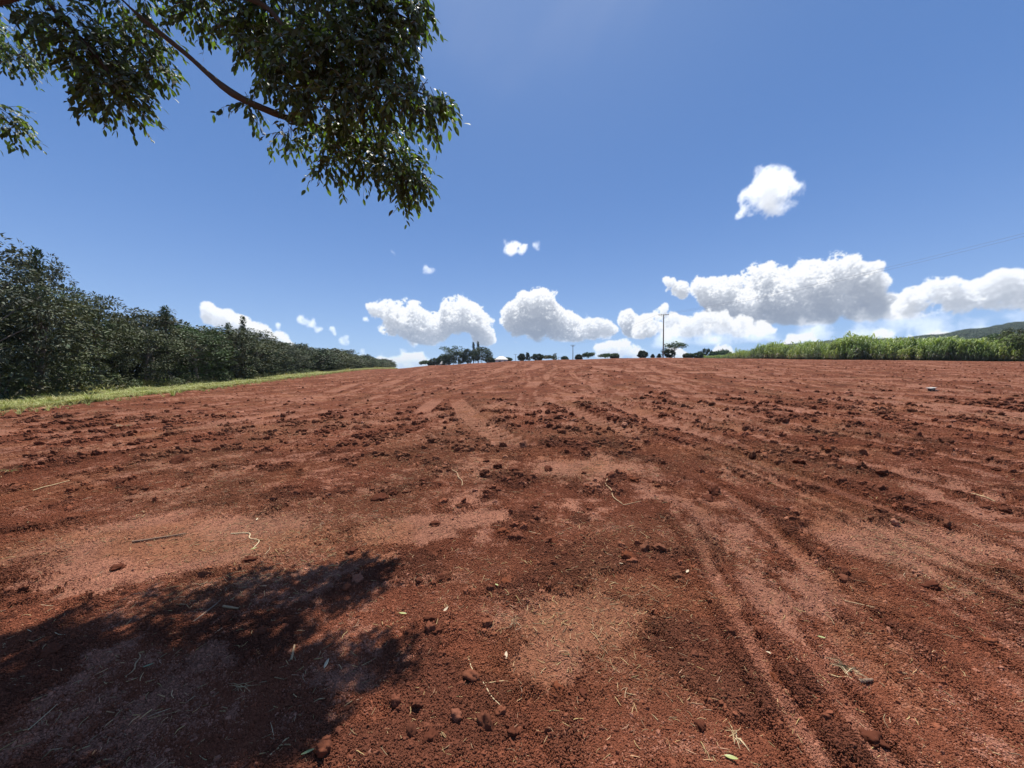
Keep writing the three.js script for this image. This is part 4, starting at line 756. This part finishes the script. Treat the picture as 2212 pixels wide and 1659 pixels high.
// ---------------------------------------------------------------- wooded hill far right
{
  const ridge = table([[0.5, 800], [0.62, 772], [0.68, 744], [0.9, 733], [1.0, 731], [1.1, 722], [1.2, 710], [1.33, 694], [1.5, 688], [1.75, 680]]);
  const D = 900, nx = 90, nz = 16, pos = [], idx = [], top = (u) => EYE + (800 - ridge(u)) / 830 * D - 8;
  const hillY = (u, t) => { const y = top(u); return mix(16, y, Math.sin(Math.min(1, t * 1.25) * Math.PI / 2)) + 5 * fbm2(u * 14, t * 4, 3) * t; };
  const place = (u, t) => { const d = mix(520, D + 140, t); return V(u * d, t > 0.82 ? hillY(u, 0.82) - (t - 0.82) * 120 : hillY(u, t) * (d / (D)) ** 0.25, -d); };
  for (let i = 0; i <= nx; i++) for (let j = 0; j <= nz; j++) { const p = place(mix(0.5, 2.1, i / nx), j / nz); pos.push(p.x, p.y, p.z); }
  for (let i = 0; i < nx; i++) for (let j = 0; j < nz; j++) { const a = i * (nz + 1) + j, b = a + nz + 1; idx.push(a, b, a + 1, b, b + 1, a + 1); }
  const g = new THREE.BufferGeometry(); g.setAttribute('position', new THREE.Float32BufferAttribute(pos, 3)); g.setIndex(idx); g.computeVertexNormals();
  tag(new THREE.Mesh(g, std(0.045, 0.058, 0.036, 0.95, { side: THREE.DoubleSide })), 'hill', 'low hill covered in forest beyond the cane at right', 'hill', null, 'structure');
  const L = new Leaves(77), r = rng(78);
  for (let i = 0; i < 16; i++) { const y = 1 - 1.5 * (i + 0.5) / 16, q = Math.sqrt(1 - y * y), a = i * 2.4; L.clump(V(Math.cos(a) * q * 2.6, 4 + y * 2.2, Math.sin(a) * q * 2.6), 1.3, 0.9, 26, 0.7, [0.072, 0.102, 0.044].map((c) => c * (0.75 + 0.5 * r()))); }
  const m = new THREE.InstancedMesh(L.build(), crownMat, 5200), c = new THREE.Color();
  for (let i = 0; i < 5200; i++) { const u = mix(0.55, 1.9, r()), t = Math.sqrt(r()) * 0.86, p = place(u, t), s = 0.8 + 0.7 * r(); dummy.position.set(p.x, p.y - 2, p.z); dummy.rotation.set(0, r() * 6.3, 0); dummy.scale.set(s * 1.3, s, s * 1.3); dummy.updateMatrix(); m.setMatrixAt(i, dummy.matrix); const k = 0.7 + 0.6 * r(); m.setColorAt(i, c.setRGB(k, k, k)); }
  tag(m, 'hill_forest', 'distant dark forest covering the hill at right', 'forest', null, 'stuff');
}

// ---------------------------------------------------------------- the tree overhead
{
  const r = rng(91), o = new THREE.Group(), bark = new THREE.MeshStandardMaterial({ color: new THREE.Color().setRGB(0.105, 0.078, 0.056), roughness: 0.95, bumpMap: soilBump, bumpScale: 0.006 });
  const origin = V(-7.4, 0, -3.6); origin.y = landform(origin.x, origin.z); o.position.copy(origin);
  const P = (x, y, d) => at(x, y, d).sub(origin);
  part('trunk', limb([V(0, -0.2, 0), V(0.15, 1.6, 0.05), V(0.35, 3.4, -0.1), V(0.3, 5.5, -0.3), V(-0.2, 8.4, -0.2)], [0.34, 0.25, 0.21, 0.16, 0.06], 12, 0.12, 7), bark, o);
  const fork = V(0.35, 3.4, -0.1);
  const bough = (pts, radii, seed) => part('branch', limb(pts, radii, 8, 0.14, seed), bark, o);
  bough([fork, V(1.3, 5.2, -0.5), P(200, -40, 4.35), P(300, 35, 4.3), P(400, 115, 4.25), P(500, 200, 4.2), P(600, 247, 4.3), P(680, 272, 4.4), P(770, 305, 4.45), P(850, 355, 4.5), P(880, 400, 4.55)], [0.13, 0.1, 0.075, 0.06, 0.048, 0.04, 0.034, 0.03, 0.024, 0.014, 0.006], 3);
  bough([P(270, -25, 4.32), P(400, -30, 4.2), P(560, 5, 4.1), P(640, 80, 4.05), P(720, 105, 4.0), P(760, 130, 4.0), P(800, 165, 3.9), P(880, 190, 3.85), P(940, 215, 3.8), P(975, 235, 3.8)], [0.05, 0.04, 0.03, 0.024, 0.021, 0.018, 0.014, 0.009, 0.006, 0.003], 4);
  bough([P(400, -30, 4.2), P(520, -60, 4.1), P(680, -50, 4.0), P(800, 0, 3.95), P(880, 40, 3.9)], [0.045, 0.038, 0.028, 0.018, 0.006], 5);
  bough([fork, V(1.6, 5.0, -0.3), P(60, -20, 4.5), P(150, 60, 4.4), P(230, 150, 4.4), P(250, 220, 4.4)], [0.1, 0.08, 0.05, 0.035, 0.02, 0.006], 6);
  bough([P(770, 305, 4.45), P(735, 260, 4.3), P(720, 220, 4.1), P(760, 170, 4.0)], [0.016, 0.013, 0.009, 0.005], 8);
  bough([fork, V(-0.1, 4.6, -1.6), P(-120, 60, 6.2), P(-20, 90, 6.2), P(30, 130, 6.2)], [0.09, 0.07, 0.04, 0.02, 0.006], 9);
  bough([fork, V(0.1, 3.9, -1.0), P(-140, 170, 5.4), P(-30, 230, 5.4), P(40, 280, 5.4)], [0.07, 0.05, 0.03, 0.016, 0.005], 10);
  // clumps of leafy twigs: where, half sizes (in hundredths of the view), distance, number of twigs
  const clumps = [
    [40, 20, 90, 45, 4.5, 60], [150, 70, 85, 70, 4.4, 150], [205, 140, 75, 75, 4.4, 170], [245, 205, 62, 55, 4.4, 140], [310, 110, 50, 65, 4.7, 110], [340, 165, 34, 26, 4.6, 30], [300, 15, 110, 45, 4.75, 110],
    [470, 25, 100, 50, 4.6, 130], [600, 40, 130, 55, 4.4, 190], [740, 40, 120, 60, 4.0, 200], [840, 30, 62, 60, 3.95, 110], [885, 60, 26, 40, 3.9, 26], [900, 5, 30, 24, 3.9, 20],
    [575, 105, 70, 55, 4.45, 110], [650, 130, 100, 60, 4.0, 170], [760, 130, 100, 70, 3.9, 180], [840, 130, 60, 50, 3.85, 70], [620, 195, 60, 40, 4.1, 50],
    [700, 215, 90, 50, 4.0, 130], [800, 215, 80, 55, 3.9, 130], [870, 205, 52, 48, 3.8, 60], [918, 215, 34, 32, 3.8, 40], [940, 235, 18, 28, 3.8, 20], [922, 270, 16, 22, 3.8, 10], [540, 245, 34, 22, 4.3, 16],
    [630, 300, 42, 30, 4.45, 44], [720, 290, 70, 45, 4.45, 90], [790, 285, 70, 50, 4.45, 100], [850, 300, 42, 40, 4.5, 40], [740, 350, 60, 34, 4.5, 70], [820, 350, 66, 44, 4.5, 120], [870, 375, 50, 44, 4.55, 100], [880, 418, 34, 26, 4.55, 44], [920, 405, 14, 12, 4.55, 8], [700, 375, 20, 16, 4.5, 12],
    [10, 100, 50, 55, 6.2, 90], [50, 130, 28, 36, 6.2, 30], [5, 260, 44, 34, 5.4, 46], [40, 285, 26, 14, 5.4, 14], [-60, 80, 60, 80, 6.2, 90], [-70, 240, 60, 50, 5.4, 60],
    // the crown above the frame
    [120, -110, 200, 90, 4.7, 260], [420, -90, 220, 80, 4.5, 300], [700, -80, 200, 70, 4.2, 260], [250, -260, 260, 110, 5.0, 320], [560, -230, 200, 90, 4.7, 240], [-120, -60, 120, 120, 4.6, 220], [-250, -250, 220, 160, 4.4, 260], [-260, 60, 120, 100, 3.9, 160], [-500, -100, 200, 200, 3.5, 260],
  ];
  const list = [], twigs = [], down = V(0, -1, 0), v = V(), q = new THREE.Quaternion(), mtx = new THREE.Matrix4(), X = V(), Y = V(), Z = V();
  const above = [[-2.2, 6.4, -1.6, 1.1], [-3.8, 6.8, -1.8, 1.3], [-5.4, 6.6, -1.2, 1.3], [-1.4, 6.0, 0.4, 1.1], [-3.0, 6.6, 0.2, 1.3], [-4.8, 7.4, 0.4, 1.4], [-6.6, 6.8, 0.2, 1.4], [-2.2, 5.8, 1.9, 1.1], [-4.2, 6.4, 2.2, 1.3], [-6.4, 6.0, 2.0, 1.4], [-4.4, 8.2, -2.0, 1.3], [-6.8, 8.2, -2.6, 1.5], [-8.8, 6.4, -3.4, 1.4], [-8.6, 6.2, -0.8, 1.4], [-6.2, 4.6, -1.4, 1.0]].map(([x, y, z, R]) => [0, -1, R, R * 0.6, V(x, y, z), 170]);  // unseen crown clumps, added to block sky light and deepen the ground shadow
  for (const [x, y, z] of [[-2.2, 6.2, -1.4], [-3, 6.2, 0.4], [-4.2, 6.1, 2.1], [-6.6, 6.4, 0.3], [-8.8, 6.1, -3]]) bough([fork, V(0.2 + 0.3 * (x + 7.4), 4.7, 0.3 * (z + 3.6)), V(x, y, z).sub(origin)], [0.11, 0.07, 0.02], Math.round(20 - x * 3));  // boughs reaching those added clumps
  for (const [cx, cy, rx, ry, d, n] of [...clumps, ...above]) for (let k = 0; k < n * (cy < 0 ? 1 : cy < 140 && cx > 380 ? 0.78 : cx < 360 ? 0.66 : 0.56); k++) {
    do v.set(r() * 2 - 1, r() * 2 - 1, r() * 2 - 1); while (v.lengthSq() > 1);
    const far = typeof d === 'number', c = far ? P(cx, cy, d) : d.clone().sub(origin), sx = far ? rx / 830 * d : rx, sy = far ? ry / 830 * d : ry, s = c.clone().add(V(v.x * sx * 0.8, v.y * sy * 0.8 + 0.05, v.z * (far ? Math.min(0.22, sx * 0.6) : rx * 0.8)));
    const dir = V(v.x + (r() - 0.5) * 1.1 + 0.25, v.y * 0.4 - 0.15 - 0.55 * r(), v.z + (r() - 0.5) * 1.1).normalize(), len = 0.12 + 0.16 * r(), m = 5 + Math.floor(r() * 5);
    const tip = s.clone().addScaledVector(dir, len), midp = s.clone().addScaledVector(dir, len * 0.5); tip.y -= len * 0.28;
    if (k % 2 === 0) { const back = s.clone().addScaledVector(dir, -0.12); back.y += 0.04; twigs.push([back, s, midp, tip]); }
    for (let l = 0; l < m; l++) {
      const t = (l + 0.6) / m, p = t < 0.5 ? s.clone().lerp(midp, t * 2) : midp.clone().lerp(tip, t * 2 - 1), side = V(dir.z, 0, -dir.x).multiplyScalar(l % 2 ? 1 : -1);
      Z.copy(dir).multiplyScalar(0.55).addScaledVector(side, 0.75).addScaledVector(down, 0.15 + 0.7 * r()).add(V((r() - 0.5) * 1.0, (r() - 0.5) * 0.8, (r() - 0.5) * 1.0)).normalize();
      X.crossVectors(V((r() - 0.5) * 1.2, 1, (r() - 0.5) * 1.2), Z).normalize(); Y.crossVectors(Z, X);
      mtx.makeBasis(X, Y, Z); q.setFromRotationMatrix(mtx);
      list.push([p, q.clone(), (0.72 + 0.5 * r()) * (far ? 1 : 1.5), 0, far ? cy : -1, 0.7 + 0.6 * r(), r(), cx]);
    }
  }
  const geo = leafGeometry(0.084, 0.035, 0.2, 0.16), mat = leafMat(1, 1, 1, 0.5, 0.2), leafMats = [[0.048, 0.078, 0.022], [0.062, 0.100, 0.025], [0.11, 0.165, 0.026]].map((c) => leafMat(...c, 0.5, 0.2));
  // the nearest ones in view are leaves of their own, the rest are one crown
  const order = list.map((_, i) => i).filter((i) => list[i][4] > 40 && list[i][7] > 40).sort((a, b) => list[b][0].z - list[a][0].z).slice(0, 290), own = new Set(order);
  for (const i of own) { const [p, rot, s, , , t] = list[i], m = part('leaf', geo, leafMats[t < 0.9 ? 0 : t < 1.15 ? 1 : 2], o); m.position.copy(p); m.quaternion.copy(rot); m.scale.setScalar(s); }
  const rest = list.filter((_, i) => !own.has(i)), inst = new THREE.InstancedMesh(geo, mat, rest.length), col = new THREE.Color();
  rest.forEach(([p, rot, s, , , t, y], i) => { mtx.compose(p, rot, V(s, s, s)); inst.setMatrixAt(i, mtx); const w = y > 0.66 ? 2.5 : 1.0; inst.setColorAt(i, col.setRGB(0.055 * t * w, 0.092 * t * w, 0.022 * t)); });
  inst.name = 'crown'; inst.userData.kind = 'stuff'; o.add(inst);
  part('twigs', mergeGeometries(twigs.map((p) => { const c = limb(p, [0.0034, 0.0024, 0.0014], 3); return c; })), bark, o, 'stuff');
  tag(o, 'shade_tree', 'dark leafy tree branch overhanging the field at upper left', 'tree');
  console.log('overhead leaves', list.length, 'twigs', twigs.length);
}

scene.fog = new THREE.FogExp2(0xc4d8ee, 0.0001);
scene.traverse((o) => { if (o.isMesh) { o.castShadow = true; o.receiveShadow = true; } });
renderer.render(scene, camera);
